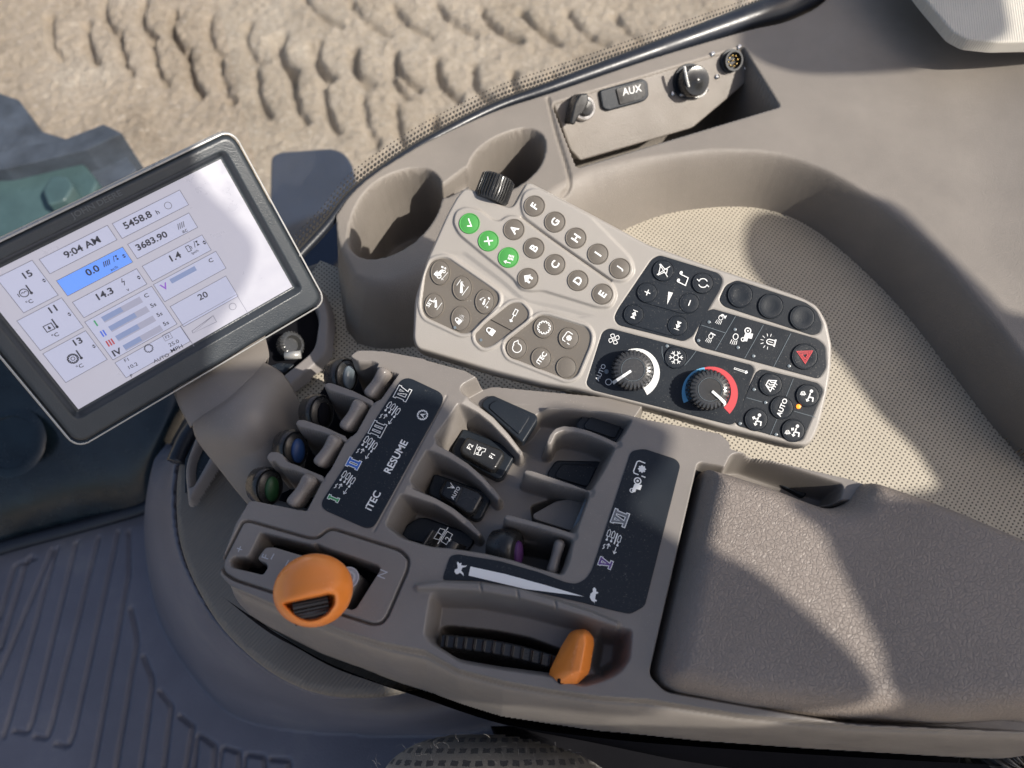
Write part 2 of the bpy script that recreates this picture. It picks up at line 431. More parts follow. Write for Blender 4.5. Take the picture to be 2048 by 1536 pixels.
# ------------------------------------------------------------------ unseen slabs added above the camera, outlined to cast the patches of shade
def shade(name, pts, zt=.82, th=.02):
    Q = []
    for (px, py, z) in pts:
        p = G(px, py, z); t = (zt-p[2])/SDIR[2]; q = p+SDIR*t; Q.append((q[0], q[1]))
    Q = smoothpoly(Q, True, 4)
    o = extr(name, Q, ZP(zt), 0, th, M['slab'], uv=True); o['kind'] = 'structure'; return o
shade('shade_slab_left', [(-500, 300, 0), (150, 500, .1), (330, 560, .1), (420, 700, .07), (560, 720, 0), (640, 712, 0), (745, 745, 0), (775, 800, 0), (850, 790, 0), (862, 880, -.01), (940, 930, -.03),  # added blocker, cut to the shade over the lower left
                     (1010, 950, -.036), (1050, 885, -.03), (1080, 830, -.02), (1120, 812, -.01), (1200, 822, -.01), (1285, 840, 0), (1240, 900, -.01), (1205, 985, 0), (1260, 1032, 0), (1330, 1078, 0),
                     (1420, 1110, .01), (1560, 1212, .015), (1655, 1310, .015), (1675, 1370, .015), (1630, 1408, .015), (1500, 1418, .005), (1300, 1405, -.01), (1200, 1398, -.05), (1000, 1376, -.06), (900, 1372, -.08), (780, 1400, -.17), (760, 1450, -.35), (1000, 1500, -.60),
                     (1100, 1700, -.6), (200, 2200, -.6), (-600, 1500, -.1)])
shade('shade_slab_right', [(1500, 435, -.15), (1490, 520, -.15), (1560, 610, -.15), (1660, 700, -.15), (1750, 820, -.15), (1850, 930, -.15), (1800, 985, -.15),  # added blocker, cut to the shade on the right side
                    (1640, 990, .015), (1640, 1070, .015), (1690, 1180, .015), (1745, 1290, .015), (1765, 1370, .015), (1740, 1408, .0), (1625, 1425, -.01), (1480, 1441, -.04), (1320, 1458, -.06), (1150, 1466, -.09), (1000, 1472, -.11), (1000, 1700, -.11), (2900, 1700, 0), (2900, 800, 0),
                    (2200, 700, -.05), (2000, 600, -.08), (1800, 480, -.1), (1650, 410, -.12)])
shade('shade_slab_gap', [(1740, 660, -.15), (1830, 650, -.15), (1900, 720, -.15), (1850, 790, -.15), (1775, 760, -.15)], .86)  # small extra blocker covering a stray sun gap on the mat
shade('shade_slab_top', [(1480, 60, -.09), (1520, 122, -.09), (1600, 137, -.09), (1750, 132, -.09), (1810, 120, -.09), (1840, 80, -.09), (1790, -60, -.09), (1640, -60, -.09)])  # added blocker for the dark patch on the upper right trim

# ------------------------------------------------------------------ the ground outside, with tyre tracks
def vnoise(U, V, cell, seed):
    rs = np.random.RandomState(seed); R = rs.rand(512, 512)
    x, y = U/cell+200, V/cell+200; xi, yi = np.floor(x).astype(int), np.floor(y).astype(int); fx, fy = S(x-xi), S(y-yi)
    g = lambda a, b: R[a % 512, b % 512]
    return (g(xi, yi)*(1-fx)+g(xi+1, yi)*fx)*(1-fy)+(g(xi, yi+1)*(1-fx)+g(xi+1, yi+1)*fx)*fy-.5
def build_ground():
    ZG = -2.2; pl = ZP(ZG)
    f = Field(pl, -4.0, 3.0, 1.0, 4.6, .009, 0)
    U, V = f.U, f.V
    f.H += .08*vnoise(U, V, .9, 1)+.03*vnoise(U, V, .3, 2)+.010*vnoise(U, V, .11, 3)+.008*vnoise(U, V, .05, 4)+.013*vnoise(U, V, .026, 5)+.008*np.abs(vnoise(U, V, .018, 6))*2
    marks = []
    for i in range(13):                      # near-vertical lug prints in two rows, chevrons to the right
        x, y = 105+i*70, 68+i*19.5
        marks.append([(x-10, y-38), (x-6, y), (x+2, y+28), (x+18, y+52)])
    for i in range(9):
        x, y = 212+i*72, 30+i*17
        marks.append([(x-4, y-40), (x-8, y-5), (x+4, y+25), (x+22, y+44)])
    for i in range(8):
        x, y = 640+i*88, 36+i*4
        marks.append([(x-32, y-32), (x-12, y-6), (x+16, y+16), (x+44, y+30)])
    for i in range(8):
        x, y = 560+i*80, 120+i*9
        marks.append([(x-12, y-32), (x-8, y), (x+8, y+22), (x+34, y+44)])
    rs = random.Random(9)
    for mkp in marks:
        j = (rs.uniform(-6, 6), rs.uniform(-6, 6))
        P = pl.uvs(smoothpoly([(a+j[0], b+j[1]) for a, b in mkp], False, 4)); dp = rs.uniform(.028, .062)
        sl = f.win(P, .2); d = pd(P, f.U[sl], f.V[sl]); d2 = pd(P+np.array([.07, -.01]), f.U[sl], f.V[sl])
        wob = .016*vnoise(f.U[sl], f.V[sl], .06, 8)
        f.H[sl] += -dp*1.1*np.exp(-((d+wob)/.017)**2)+dp*.12*np.exp(-((d2+wob)/.05)**2)
    # stretch the border so the one sheet reaches the horizon
    u, v = f.u.copy(), f.v.copy()
    e = np.array([2., 5, 14, 40, 120, 400])
    uu = np.r_[u[0]-e[::-1], u, u[-1]+e]; vv = np.r_[v[0]-e[::-1], v, v[-1]+e]
    H = np.pad(f.H, 6, mode='edge'); k = np.ones_like(H); 
    f.u, f.v = uu, vv; f.U, f.V = np.meshgrid(uu, vv)
    far = np.zeros_like(H, bool); far[:6] = far[-6:] = True; far[:, :6] = far[:, -6:] = True; H[far] *= .3; f.H = H
    m, nt, b = new_mat('dry_dirt'); b.inputs['Roughness'].default_value = .9
    c1 = noise(nt, 2.2, 8, .65); c2 = noise(nt, 60, 5, .7)
    mixv = math_(nt, 'ADD', math_(nt, 'MULTIPLY', c1, .5), math_(nt, 'MULTIPLY', c2, .5))
    col = ramp(nt, mixv, [(.36, (.30, .24, .175)), (.46, (.43, .355, .27)), (.55, (.50, .42, .33)), (.64, (.62, .55, .45))])
    peb = ramp(nt, noise(nt, 45, 3, .6), [(.62, (0, 0, 0)), (.68, (1, 1, 1))]); mxp = nt.nodes.new('ShaderNodeMixRGB'); nt.links.new(math_(nt, 'MULTIPLY', peb, .6), mxp.inputs[0])
    nt.links.new(col, mxp.inputs[1]); mxp.inputs[2].default_value = (.72, .66, .57, 1); nt.links.new(mxp.outputs[0], b.inputs['Base Color'])
    nt.links.new(bumpnode(nt, noise(nt, 110, 6, .75), .020, 1, bumpnode(nt, noise(nt, 35, 4, .65), .02)), b.inputs['Normal'])
    o = f.build('ground', m); o['kind'] = 'structure'
build_ground()

# ------------------------------------------------------------------ cab floor mat with its riser
SKT = [(395, 840), (362, 905), (349, 960), (350, 1050), (366, 1120), (398, 1190), (440, 1255), (500, 1315), (560, 1357), (625, 1384), (690, 1393), (770, 1390), (860, 1370), (1000, 1350)]
SKB = [(350, 860), (318, 960), (300, 1020), (296, 1100), (305, 1190), (335, 1275), (385, 1350), (440, 1410), (500, 1443), (600, 1462), (760, 1470), (900, 1470), (1000, 1450)]
XR = [(1.2, -.3), (1.2, .9), (-.1, .9)]
def build_floor():
    pl = ZP(-.6)
    f = Field(pl, -1.0, .62, -.32, .80, .0025, 0)
    B = np.vstack([smoothpoly(pl.uvs(SKB), False, 4), np.array([(.30, .11), (1.4, .12), (1.4, .8), (.45, .8), (.2, .58), (0, .45), (-.14, .32)])])
    pt = ZP(-.215); Tt = np.vstack([smoothpoly(pt.uvs(SKT), False, 4), np.array([(.30, .14), (1.4, .15), (1.4, .78), (.46, .78), (.21, .56), (.01, .43), (-.13, .30)])])
    k = 1.5
    ridges = [[(0, 1238), (30, 1130), (70, 1118)], [(0, 1300), (55, 1120), (64, 1112)], [(-10, 1372), (105, 1098)], [(8, 1474), (38, 1370), (112, 1100), (116, 1095)], [(28, 1462), (56, 1466), (66, 1440), (152, 1088), (156, 1084)],
              [(70, 1473), (94, 1478), (104, 1450), (196, 1080), (198, 1074)], [(112, 1488), (138, 1493), (148, 1466), (236, 1068), (238, 1062)],
              [(186, 1540), (258, 1150), (258, 1062)], [(232, 1540), (274, 1290), (274, 1270), (262, 1217)], [(282, 1540), (305, 1375), (305, 1355), (287, 1313)],
              [(328, 1540), (343, 1420), (343, 1411), (320, 1382)], [(372, 1540), (386, 1460), (386, 1452), (360, 1432)], [(428, 1540), (432, 1492), (396, 1468), (388, 1540)],
              [(478, 1540), (480, 1504), (445, 1494), (438, 1540)], [(530, 1540), (530, 1513), (492, 1508), (488, 1540)], [(578, 1540), (580, 1520), (542, 1518)]]
    for r in ridges:
        f.groove(smoothpoly(pl.uvs(rnd_open(r, 8)), False, 1), -.0060, .0036, False)
    f.H = f.H
    f.mesa(B, Tt, .39, prof=lambda t: .5*t+.5*np.sin(t*math.pi/2))
    f.H = np.where(sd(Tt, f.U, f.V) < -.004, .30, f.H)
    m, nt, b = new_mat('floor_rubber'); b.inputs['Roughness'].default_value = .5
    c = ramp(nt, noise(nt, 6, 8, .65), [(.3, (.088, .092, .118)), (.6, (.118, .123, .155)), (.8, (.18, .18, .19))])
    sp = ramp(nt, noise(nt, 170, 4, .7), [(.66, (0, 0, 0)), (.74, (1, 1, 1))]); mx = nt.nodes.new('ShaderNodeMixRGB')
    nt.links.new(math_(nt, 'MULTIPLY', sp, .45), mx.inputs[0]); nt.links.new(c, mx.inputs[1]); mx.inputs[2].default_value = (.2, .18, .15, 1)
    nt.links.new(mx.outputs[0], b.inputs['Base Color']); nt.links.new(bumpnode(nt, noise(nt, 500, 3), .0005), b.inputs['Normal'])
    cab = np.vstack([[(-1.2, -.6), (-1.2, .02)], pl.uvs([(-250, 1178), (0, 1094), (160, 1050), (305, 1008), (345, 930)]), [(-.15, .34), (0, .47), (.2, .60), (.45, .82), (.9, .82), (.9, -.6)]])
    o = f.build('floor', m, None, sd(cab, f.U, f.V) < 0); o['kind'] = 'structure'
def rnd_open(P, r, n=4):
    P = [np.array(p, float) for p in P]; out = [P[0]]
    for i in range(1, len(P)-1):
        a, b, c = P[i-1], P[i], P[i+1]; la, lc = np.linalg.norm(a-b), np.linalg.norm(c-b); ri = min(r, la*.45, lc*.45)
        p0 = b+(a-b)/la*ri; p1 = b+(c-b)/lc*ri
        for k in range(n+1): t = k/n; out.append((1-t)**2*p0+2*t*(1-t)*b+t*t*p1)
    out.append(P[-1]); return np.array(out)
build_floor()

# side housing cover (ribbed) and perforated mat on it
pt = ZP(-.17)
EDGE = [(678, 560), (690, 645), (720, 685), (800, 695), (900, 680), (1000, 610), (1150, 510), (1250, 462), (1330, 431), (1420, 417), (1500, 416), (1560, 428), (1620, 455), (1700, 518), (1800, 618), (1900, 745), (1980, 848), (2048, 925), (2200, 1120)]
edge = ZP(-.15).uvs(EDGE)[::-1]+np.array([.003, .012])
cov = np.vstack([smoothpoly(pt.uvs(SKT), False, 4), np.array([(.30, .15), (.75, .16)]), edge[2:], pt.uvs([(640, 520), (520, 560), (420, 740)])])
side = thing('side_housing', G(600, 1000, -.21), 'dark beige ribbed housing cover curving beside the floor mat under the armrest console', 'housing cover')
extr('cover', cov, pt, 0, .02, M['ribbed'], side, bev=.006, uv=True)
pm = ZP(-.15)
pmat = extr('perforated_mat', np.vstack([pm.uvs([(440, 870), (470, 800), (550, 650), (640, 520)]), edge[::-1], np.array([(.9, .10), (.6, .06), (.15, .10)]), pm.uvs([(900, 1000), (620, 960), (500, 940)])]), pm, 0, .015, M['mat'], bev=.001, uv=True)
tag(pmat, 'beige perforated vinyl mat lying flat behind the keypad, half in shade', 'mat')

# ------------------------------------------------------------------ side trim with cup holders and socket tray
def build_trim():
    TZ = -.09; pl = ZP(0)
    A = lambda pts, z: pl.uvs_(pts, z)
    def X(pts, z): a = np.asarray(pts, float); return G(a[:, 0], a[:, 1], z)[:, :2]
    f = Field(pl, -.25, .95, .10, .98, .0016, -.155)
    outer = [(672, 430), (700, 390), (745, 350), (810, 308), (870, 275), (990, 222), (1100, 186), (1300, 118), (1490, 62), (1580, 40), (1660, -10), (1700, -120)]
    far = np.array([(.46, .97), (1.0, .97), (1.0, .2)])
    top = np.vstack([smoothpoly(X([(690, 500), (676, 470), (672, 430)], TZ), False, 3)[:-1], smoothpoly(X(outer, TZ), False, 4), far,
                     smoothpoly(X([(2150, 860), (2048, 700), (1960, 590), (1860, 480), (1760, 400), (1660, 340), (1560, 305), (1460, 296), (1360, 302), (1250, 318), (1150, 345), (1000, 440), (900, 480), (830, 530), (770, 556), (715, 545)], TZ), False, 4)])
    bot = np.vstack([X([(712, 690), (690, 660), (678, 570)], -.15), X([(668, 470), (664, 430)], -.10), smoothpoly(X(outer, TZ), False, 4)+np.array([0, .004]), far,
                     smoothpoly(X([(2200, 1120), (2048, 925), (1980, 848), (1900, 745), (1800, 618), (1700, 518), (1620, 455), (1560, 428), (1500, 416), (1420, 417), (1330, 431), (1250, 462), (1150, 510), (1000, 610), (900, 680), (800, 700), (750, 700)], -.15), False, 4)])
    f.mesa(bot, top, TZ)
    U, V = f.U, f.V
    ct = X([(1900, 300)], TZ)[0]
    inside = sd(top, U, V) < .03
    rise = .035*S((U-.40-.10*(V-.35))/.22)
    f.H = f.H+rise*S(-(sd(bot, U, V))/.10)
    # soft saddle behind the tray
    # cup holders
    c1 = smoothpoly(X([(694, 470), (712, 410), (748, 366), (800, 341), (852, 337), (881, 358), (885, 395), (868, 440), (832, 482), (780, 512), (730, 517), (702, 500)], TZ), True, 3)
    c2 = smoothpoly(X([(932, 345), (950, 305), (990, 274), (1045, 256), (1082, 266), (1092, 292), (1082, 330), (1052, 362), (1010, 385), (965, 392), (938, 375)], TZ), True, 3)
    ch = X([(868, 392), (880, 372), (935, 330), (950, 350), (940, 372), (890, 398)], TZ)
    f.blend(rnd(ch, .006), TZ-.022, .004)
    f.blend(c1, -.185, .007); f.blend(c2, -.185, .007)
    f.add(rnd(X([(700, 425), (760, 362), (850, 330), (900, 355), (895, 420), (840, 495), (770, 530), (710, 520), (690, 480)], TZ), .01), 0, .004)
    # tray
    tray = rnd(X([(1103, 206), (1487, 92), (1562, 213), (1153, 336)], TZ), .004)
    f.blend(tray, -.195, .006)
    # seam between the cup holder piece and the long trim
    f.groove(smoothpoly(X([(1096, 196), (1112, 262), (1134, 335), (1139, 368), (1126, 382)], TZ), False, 4), -.0035, .0022, False)
    base = thing('side_trim', G(1300, 300, -.15), 'long grey brown moulded side trim with two round cup holders and a socket tray below the window', 'side trim')
    f.build('trim_body', M['trim'], base, sd(bot, U, V) < .001)
    # sloping socket panel in the tray
    a = G(1103, 208, -.092); b_ = G(1487, 96, -.092); c = G(1165, 322, -.135)
    N = np.cross(b_-a, c-a); N = N if N[2] > 0 else -N
    sp = Plane(a, N, b_-a)
    panel = extr('socket_panel', rnd([(1106, 208), (1480, 97), (1497, 128), (1490, 168), (1386, 256), (1160, 322), (1140, 300)], 6), sp, 0, .03, M['trim'], base, bev=.002)
    # rotary switch
    O = sp.hit(1166, 216, .001)
    sw = lathe('rotary_switch', [(.0115, -.003), (.0118, .003), (.0105, .0055), (.0085, .0055), (.0085, .004), (.004, .004)], O, sp.N, M['chrome'], base)
    lathe('switch_core', [(.0078, .002), (.0075, .008), (.006, .010), (.001, .0105)], O, sp.N, M['knobblk'], sw)
    extr('switch_handle', rnd([(1157, 232), (1150, 250), (1140, 248), (1150, 205), (1160, 188), (1176, 186), (1178, 204), (1168, 225)], 5), sp, .022, .018, M['knobblk'], sw, bev=.0015)
    # auxiliary socket cover
    aux = extr('socket_cover', rnd([(1199, 181), (1285, 157), (1296, 164), (1298, 192), (1290, 202), (1216, 222), (1205, 216)], 7), sp, .004, .004, M['black'], base, bev=.0012)
    extr('cover_flap', rnd([(1232, 178), (1284, 163), (1290, 168), (1292, 190), (1284, 198), (1240, 210)], 4), sp, .0055, .0014, M['knobblk'], aux, bev=.0004)
    T('AUX', 1264, 180, 13, 14, sp, .0058, M['white'], aux, 'lettering', .0)
    # capped round connector with bead chain
    O = sp.hit(1376, 163, .0)
    cn = lathe('capped_connector', [(.0165, -.004), (.0165, .003), (.013, .003), (.013, .006)], O, sp.N, M['black'], base)
    rb = lambda th, i: 1+(.03*np.sign(np.sin(th*30)) if 1 <= i <= 2 else 0)
    lathe('cap', [(.0125, .004), (.0142, .006), (.0142, .016), (.0130, .0185), (.006, .0195), (.003, .0215), (.0005, .022)], O, sp.N, M['knobblk'], cn, 60, rb)
    chn = [sp.w(*sp.uv(x, y, hh), hh) for x, y, hh in [(1369, 135, .0225), (1371, 146, .0222), (1374, 160, .0215), (1377, 172, .019), (1383, 186, .010), (1392, 194, .005), (1404, 191, .004), (1412, 181, .004), (1410, 170, .004), (1400, 167, .004), (1390, 173, .004), (1386, 184, .004), (1378, 188, .004), (1362, 190, .004)]]
    cp = smoothpoly(chn, False, 4); V_ = []; F_ = []
    for p in cp:
        for s_ in _ico(p, .0012): pass
    bm = bmesh.new()
    for p in cp: bmesh.ops.create_icosphere(bm, subdivisions=1, radius=.0016, matrix=Matrix.Translation(Vector(p)))
    bm.verts.index_update(); mk('bead_chain', [v.co[:] for v in bm.verts], [[v.index for v in q.verts] for q in bm.faces], M['bead'], cn); bm.free()
    for x, y in [(1346, 187), (1412, 180)]:
        lathe('screw', [(.0022, 0), (.0022, .001), (.001, .0014), (.0004, .0006)], sp.hit(x, y, .003), sp.N, M['chrome'], cn, 12)
    # open nine pin connector
    O = sp.hit(1459, 122, 0)
    cn = lathe('pin_connector', [(.0110, 0), (.0110, .003), (.0092, .0035), (.0092, .009), (.0096, .0095), (.0078, .0095), (.0078, .003), (.0005, .003)], O, sp.N, M['blackrub'], base)
    for k in range(9):
        a_ = k*2*math.pi/8; r = .005 if k < 8 else 0
        lathe('pin', [(.0008, 0), (.0008, .004), (.0003, .0046)], sp.w(*(sp.uv(1459, 122)+np.array([r*math.cos(a_), r*math.sin(a_)])), .003), sp.N, M['gold'], cn, 8)
    for x, y in [(1425, 108), (1478, 94), (1491, 136), (1434, 153)]:
        lathe('screw', [(.0022, 0), (.0022, .0012), (.0012, .0016), (.0006, .0006)], sp.hit(x, y, .0005), sp.N, M['chrome'], base, 14)
def _ico(p, r): return []
build_trim()

# ------------------------------------------------------------------ side window: pane, dotted border, rubber seal
SEAL = [(560, 560), (600, 516), (650, 462), (700, 400), (770, 345), (860, 288), (990, 222), (1100, 183), (1300, 112), (1480, 48), (1570, 15), (1640, -40), (1680, -130)]
def build_window():
    w = thing('side_window', G(1100, 180, -.06), 'curved side window with black dotted border and black rubber seal, dirt ground behind it', 'window')
    P = smoothpoly([G(x, y, -.095) for x, y in SEAL], False, 8)
    wd = np.interp(np.arange(len(P)), [0, len(P)*.55, len(P)*.78, len(P)], [.004, .005, .014, .030])
    tube('seal', P+np.array([0, .004, 0]), wd, M['seal'], w, 12)
    n = len(P); out = np.array([0, .035, .07]); 
    def strip(z0, z1, name, mat):
        lean = .45
        V = []; 
        for k in range(3):
            z = z0+(z1-z0)*k/2; V.append(P+np.array([0, .006+lean*z, z]))
        V = np.vstack(V); idx = np.arange(3*n).reshape(3, n)
        q = np.stack([idx[:-1, :-1], idx[:-1, 1:], idx[1:, 1:], idx[1:, :-1]], -1).reshape(-1, 4)
        return mk(name, V, q, mat, w)
    m, nt, b = new_mat('dirty_glass'); nt.nodes.remove(b); outn = nt.nodes['Material Output']
    tr = nt.nodes.new('ShaderNodeBsdfTransparent'); tr.inputs[0].default_value = (.97, .98, .98, 1)
    gl = nt.nodes.new('ShaderNodeBsdfGlossy'); gl.inputs['Roughness'].default_value = .02; df = nt.nodes.new('ShaderNodeBsdfDiffuse'); df.inputs[0].default_value = (.7, .68, .64, 1)
    fr = nt.nodes.new('ShaderNodeFresnel'); fr.inputs[0].default_value = 1.35
    m1 = nt.nodes.new('ShaderNodeMixShader'); m1.inputs[0].default_value = .03; nt.links.new(tr.outputs[0], m1.inputs[1]); nt.links.new(df.outputs[0], m1.inputs[2])
    m2 = nt.nodes.new('ShaderNodeMixShader'); nt.links.new(fr.outputs[0], m2.inputs[0]); nt.links.new(m1.outputs[0], m2.inputs[1]); nt.links.new(gl.outputs[0], m2.inputs[2])
    nt.links.new(m2.outputs[0], outn.inputs['Surface'])
    strip(.0, .75, 'pane', m)
    m, nt, b = new_mat('dotted_border'); b.inputs['Base Color'].default_value = (.03, .028, .026, 1); outn = nt.nodes['Material Output']
    tr = nt.nodes.new('ShaderNodeBsdfTransparent'); mx = nt.nodes.new('ShaderNodeMixShader')
    co = coords(nt); sx = nt.nodes.new('ShaderNodeSeparateXYZ'); nt.links.new(co, sx.inputs[0])
    pch = .0040
    zz = math_(nt, 'DIVIDE', sx.outputs[2], pch); xx = math_(nt, 'DIVIDE', math_(nt, 'ADD', sx.outputs[0], math_(nt, 'MULTIPLY', sx.outputs[1], .35)), pch)
    row = math_(nt, 'MULTIPLY', math_(nt, 'FLOOR', zz), .5)
    fx = math_(nt, 'SUBTRACT', math_(nt, 'FRACT', math_(nt, 'ADD', xx, row)), .5); fy = math_(nt, 'SUBTRACT', math_(nt, 'FRACT', zz), .5)
    d = math_(nt, 'SQRT', math_(nt, 'ADD', math_(nt, 'POWER', fx, 2), math_(nt, 'POWER', fy, 2)))
    rad = math_(nt, 'ADD', .62, math_(nt, 'MULTIPLY', math_(nt, 'ADD', sx.outputs[2], .095), -26.0))
    nt.links.new(math_(nt, 'LESS_THAN', d, rad), mx.inputs[0]); nt.links.new(tr.outputs[0], mx.inputs[1]); nt.links.new(b.outputs[0], mx.inputs[2]); nt.links.new(mx.outputs[0], outn.inputs['Surface'])
    o = strip(.0, .018, 'dotted_border', m); o.location.y -= .0012
build_window()

# ------------------------------------------------------------------ outside: tyre, step panel
ty = thing('tractor_tyre', G(60, 430, -1.2), 'dark tractor tyre with chunky lugs and pale green wheel seen through the window at left', 'tyre')
zt = ZP(-.95)
extr('tyre_body', smoothpoly([(-250, 240), (20, 262), (90, 300), (180, 310), (262, 330), (300, 420), (300, 700), (-250, 700)], True, 5), ZP(-1.1), 0, .25, M['tyre'], ty, bev=.03, seg=4)
for q, z in (([(-120, 184), (0, 187), (38, 200), (60, 232), (80, 262), (133, 278), (60, 300), (-120, 306)], -1.02), ([(-120, 300), (0, 303), (133, 277), (207, 248), (244, 266), (172, 300), (10, 338), (-120, 345)], -.96),
          ([(-120, 340), (10, 336), (172, 300), (242, 264), (250, 290), (256, 318), (272, 338), (230, 380), (-120, 420)], -1.03)):
    extr('lug', rnd(q, 3), ZP(z), 0, .13, M['tyre'], ty, bev=.006, seg=3)
extr('wheel_rim', rnd([(-40, 352), (40, 345), (120, 330), (165, 324), (196, 362), (120, 520), (-40, 560)], 10), ZP(-1.0), 0, .05, M['jdgreen'], ty, bev=.012, seg=4)
extr('wheel_hub', rnd([(84, 380), (98, 356), (108, 350), (136, 353), (147, 372), (130, 400), (96, 410)], 6), ZP(-.96), 0, .06, M['jdgreen'], ty, bev=.01, seg=3)
st = extr('fender_panel', rnd([(541, 312), (560, 302), (666, 295), (690, 305), (706, 330), (720, 480), (640, 560), (536, 520)], 14), ZP(-.75), 0, .05, M['blueblk'], bev=.006, seg=3)
tag(st, 'dark blue fender panel outside the window between the display and the cup holders', 'fender')

# dark lower panel of the door under the display
low = thing('lower_window', G(150, 950, -.5), 'dark glossy lower window panel behind and below the display, above the floor mat', 'lower window')
loft('panel', [[(-250, 1178, -.58), (0, 1096, -.58), (160, 1052, -.58), (300, 1012, -.575), (345, 930, -.56), (372, 850, -.53)],
               [(-250, 1000, -.50), (0, 960, -.50), (150, 930, -.50), (270, 900, -.50), (330, 850, -.48), (380, 780, -.46)],
               [(-250, 700, -.42), (0, 700, -.42), (150, 690, -.42), (280, 680, -.42), (380, 650, -.42), (460, 560, -.42)],
               [(-250, 430, -.42), (0, 500, -.42), (150, 480, -.42), (280, 470, -.42), (380, 460, -.42), (500, 450, -.42)]], M['darkglass'], low, 50, 10, .004)
tube('edge_seal', smoothpoly([G(352, 925, -.168), G(372, 880, -.168), G(397, 838, -.168), G(428, 740, -.168), G(520, 572, -.160)], False, 8), .008, M['seal'], low, 10)
tube('lower_seal', smoothpoly([G(-250, 1176, -.575), G(0, 1097, -.575), G(160, 1053, -.575), G(292, 1014, -.575), G(318, 990, -.55), G(350, 905, -.50), G(385, 840, -.45), G(430, 760, -.4)], False, 6), .010, M['seal'], low, 10)
lathe('round_plug', [(.040, -.004), (.045, 0), (.040, .003), (.034, .003), (.033, .001), (.001, .001)], G(22, 885, -.462), (0, -.25, 1), M['darkglass'], low, 40)

# frames behind the stalk
fr = thing('vent_frame', G(600, 700, -.14), 'grey framed opening with a toothed vent wheel inside, right of the display stalk', 'air vent')
def ringframe(name, outer, inner, z, dz, parent, mat, dark=True):
    pl = ZP(z); f = Field(pl, *(lambda q: (q[:, 0].min()-.01, q[:, 0].max()+.01, q[:, 1].min()-.01, q[:, 1].max()+.01))(pl.uvs(outer)), .0010, -dz*.8)
    Q = rnd(pl.uvs(outer), .012); f.blend(Q, 0, .006, prof=lambda t: np.sin(t*math.pi/2)); f.blend(rnd(pl.uvs(inner), .010), -dz, .005)
    return f.build(name, mat, parent, sd(Q, f.U, f.V) < 0)
ringframe('frame', [(470, 590), (640, 560), (668, 620), (662, 712), (560, 800), (480, 830)], [(480, 640), (622, 585), (642, 630), (632, 700), (545, 772), (500, 790)], -.128, .015, fr, M['pale'])
vp = ZP(-.139)
extr('back_plate', [(480, 620), (640, 580), (660, 650), (640, 720), (545, 790), (490, 800)], vp, 0, .004, M['dark'], fr)
wh = lathe('vent_wheel', [(.0105, -.006), (.0115, .003), (.0095, .005), (.0075, .005), (.006, .001), (.001, .001)], G(582, 690, -.130), (.75, -.1, .8), M['dial'], fr, 96, lambda th, i: 1+(.035*np.sign(np.sin(th*26)) if i <= 1 else 0))
tube('roller', [G(570, 712, -.124), G(602, 709, -.124)], .0035, M['silver'], fr, 16)
extr('louvre', rnd([(528, 735), (560, 725), (590, 728), (570, 745), (545, 750), (528, 748)], 6), ZP(-.134), 0, .004, M['black'], fr, bev=.001)
fr2 = thing('storage_frame', G(400, 930, -.19), 'narrow grey framed opening low on the housing, left of the display stalk', 'storage opening')
ringframe('frame', [(392, 850), (440, 870), (452, 900), (385, 1008), (368, 1010), (360, 930)], [(400, 868), (425, 880), (430, 900), (388, 975), (376, 978), (374, 925)], -.150, .014, fr2, M['pale'])
extr('back_plate', [(398, 862), (432, 880), (434, 905), (388, 985), (370, 985), (370, 920)], ZP(-.160), 0, .003, M['darkglass'], fr2)

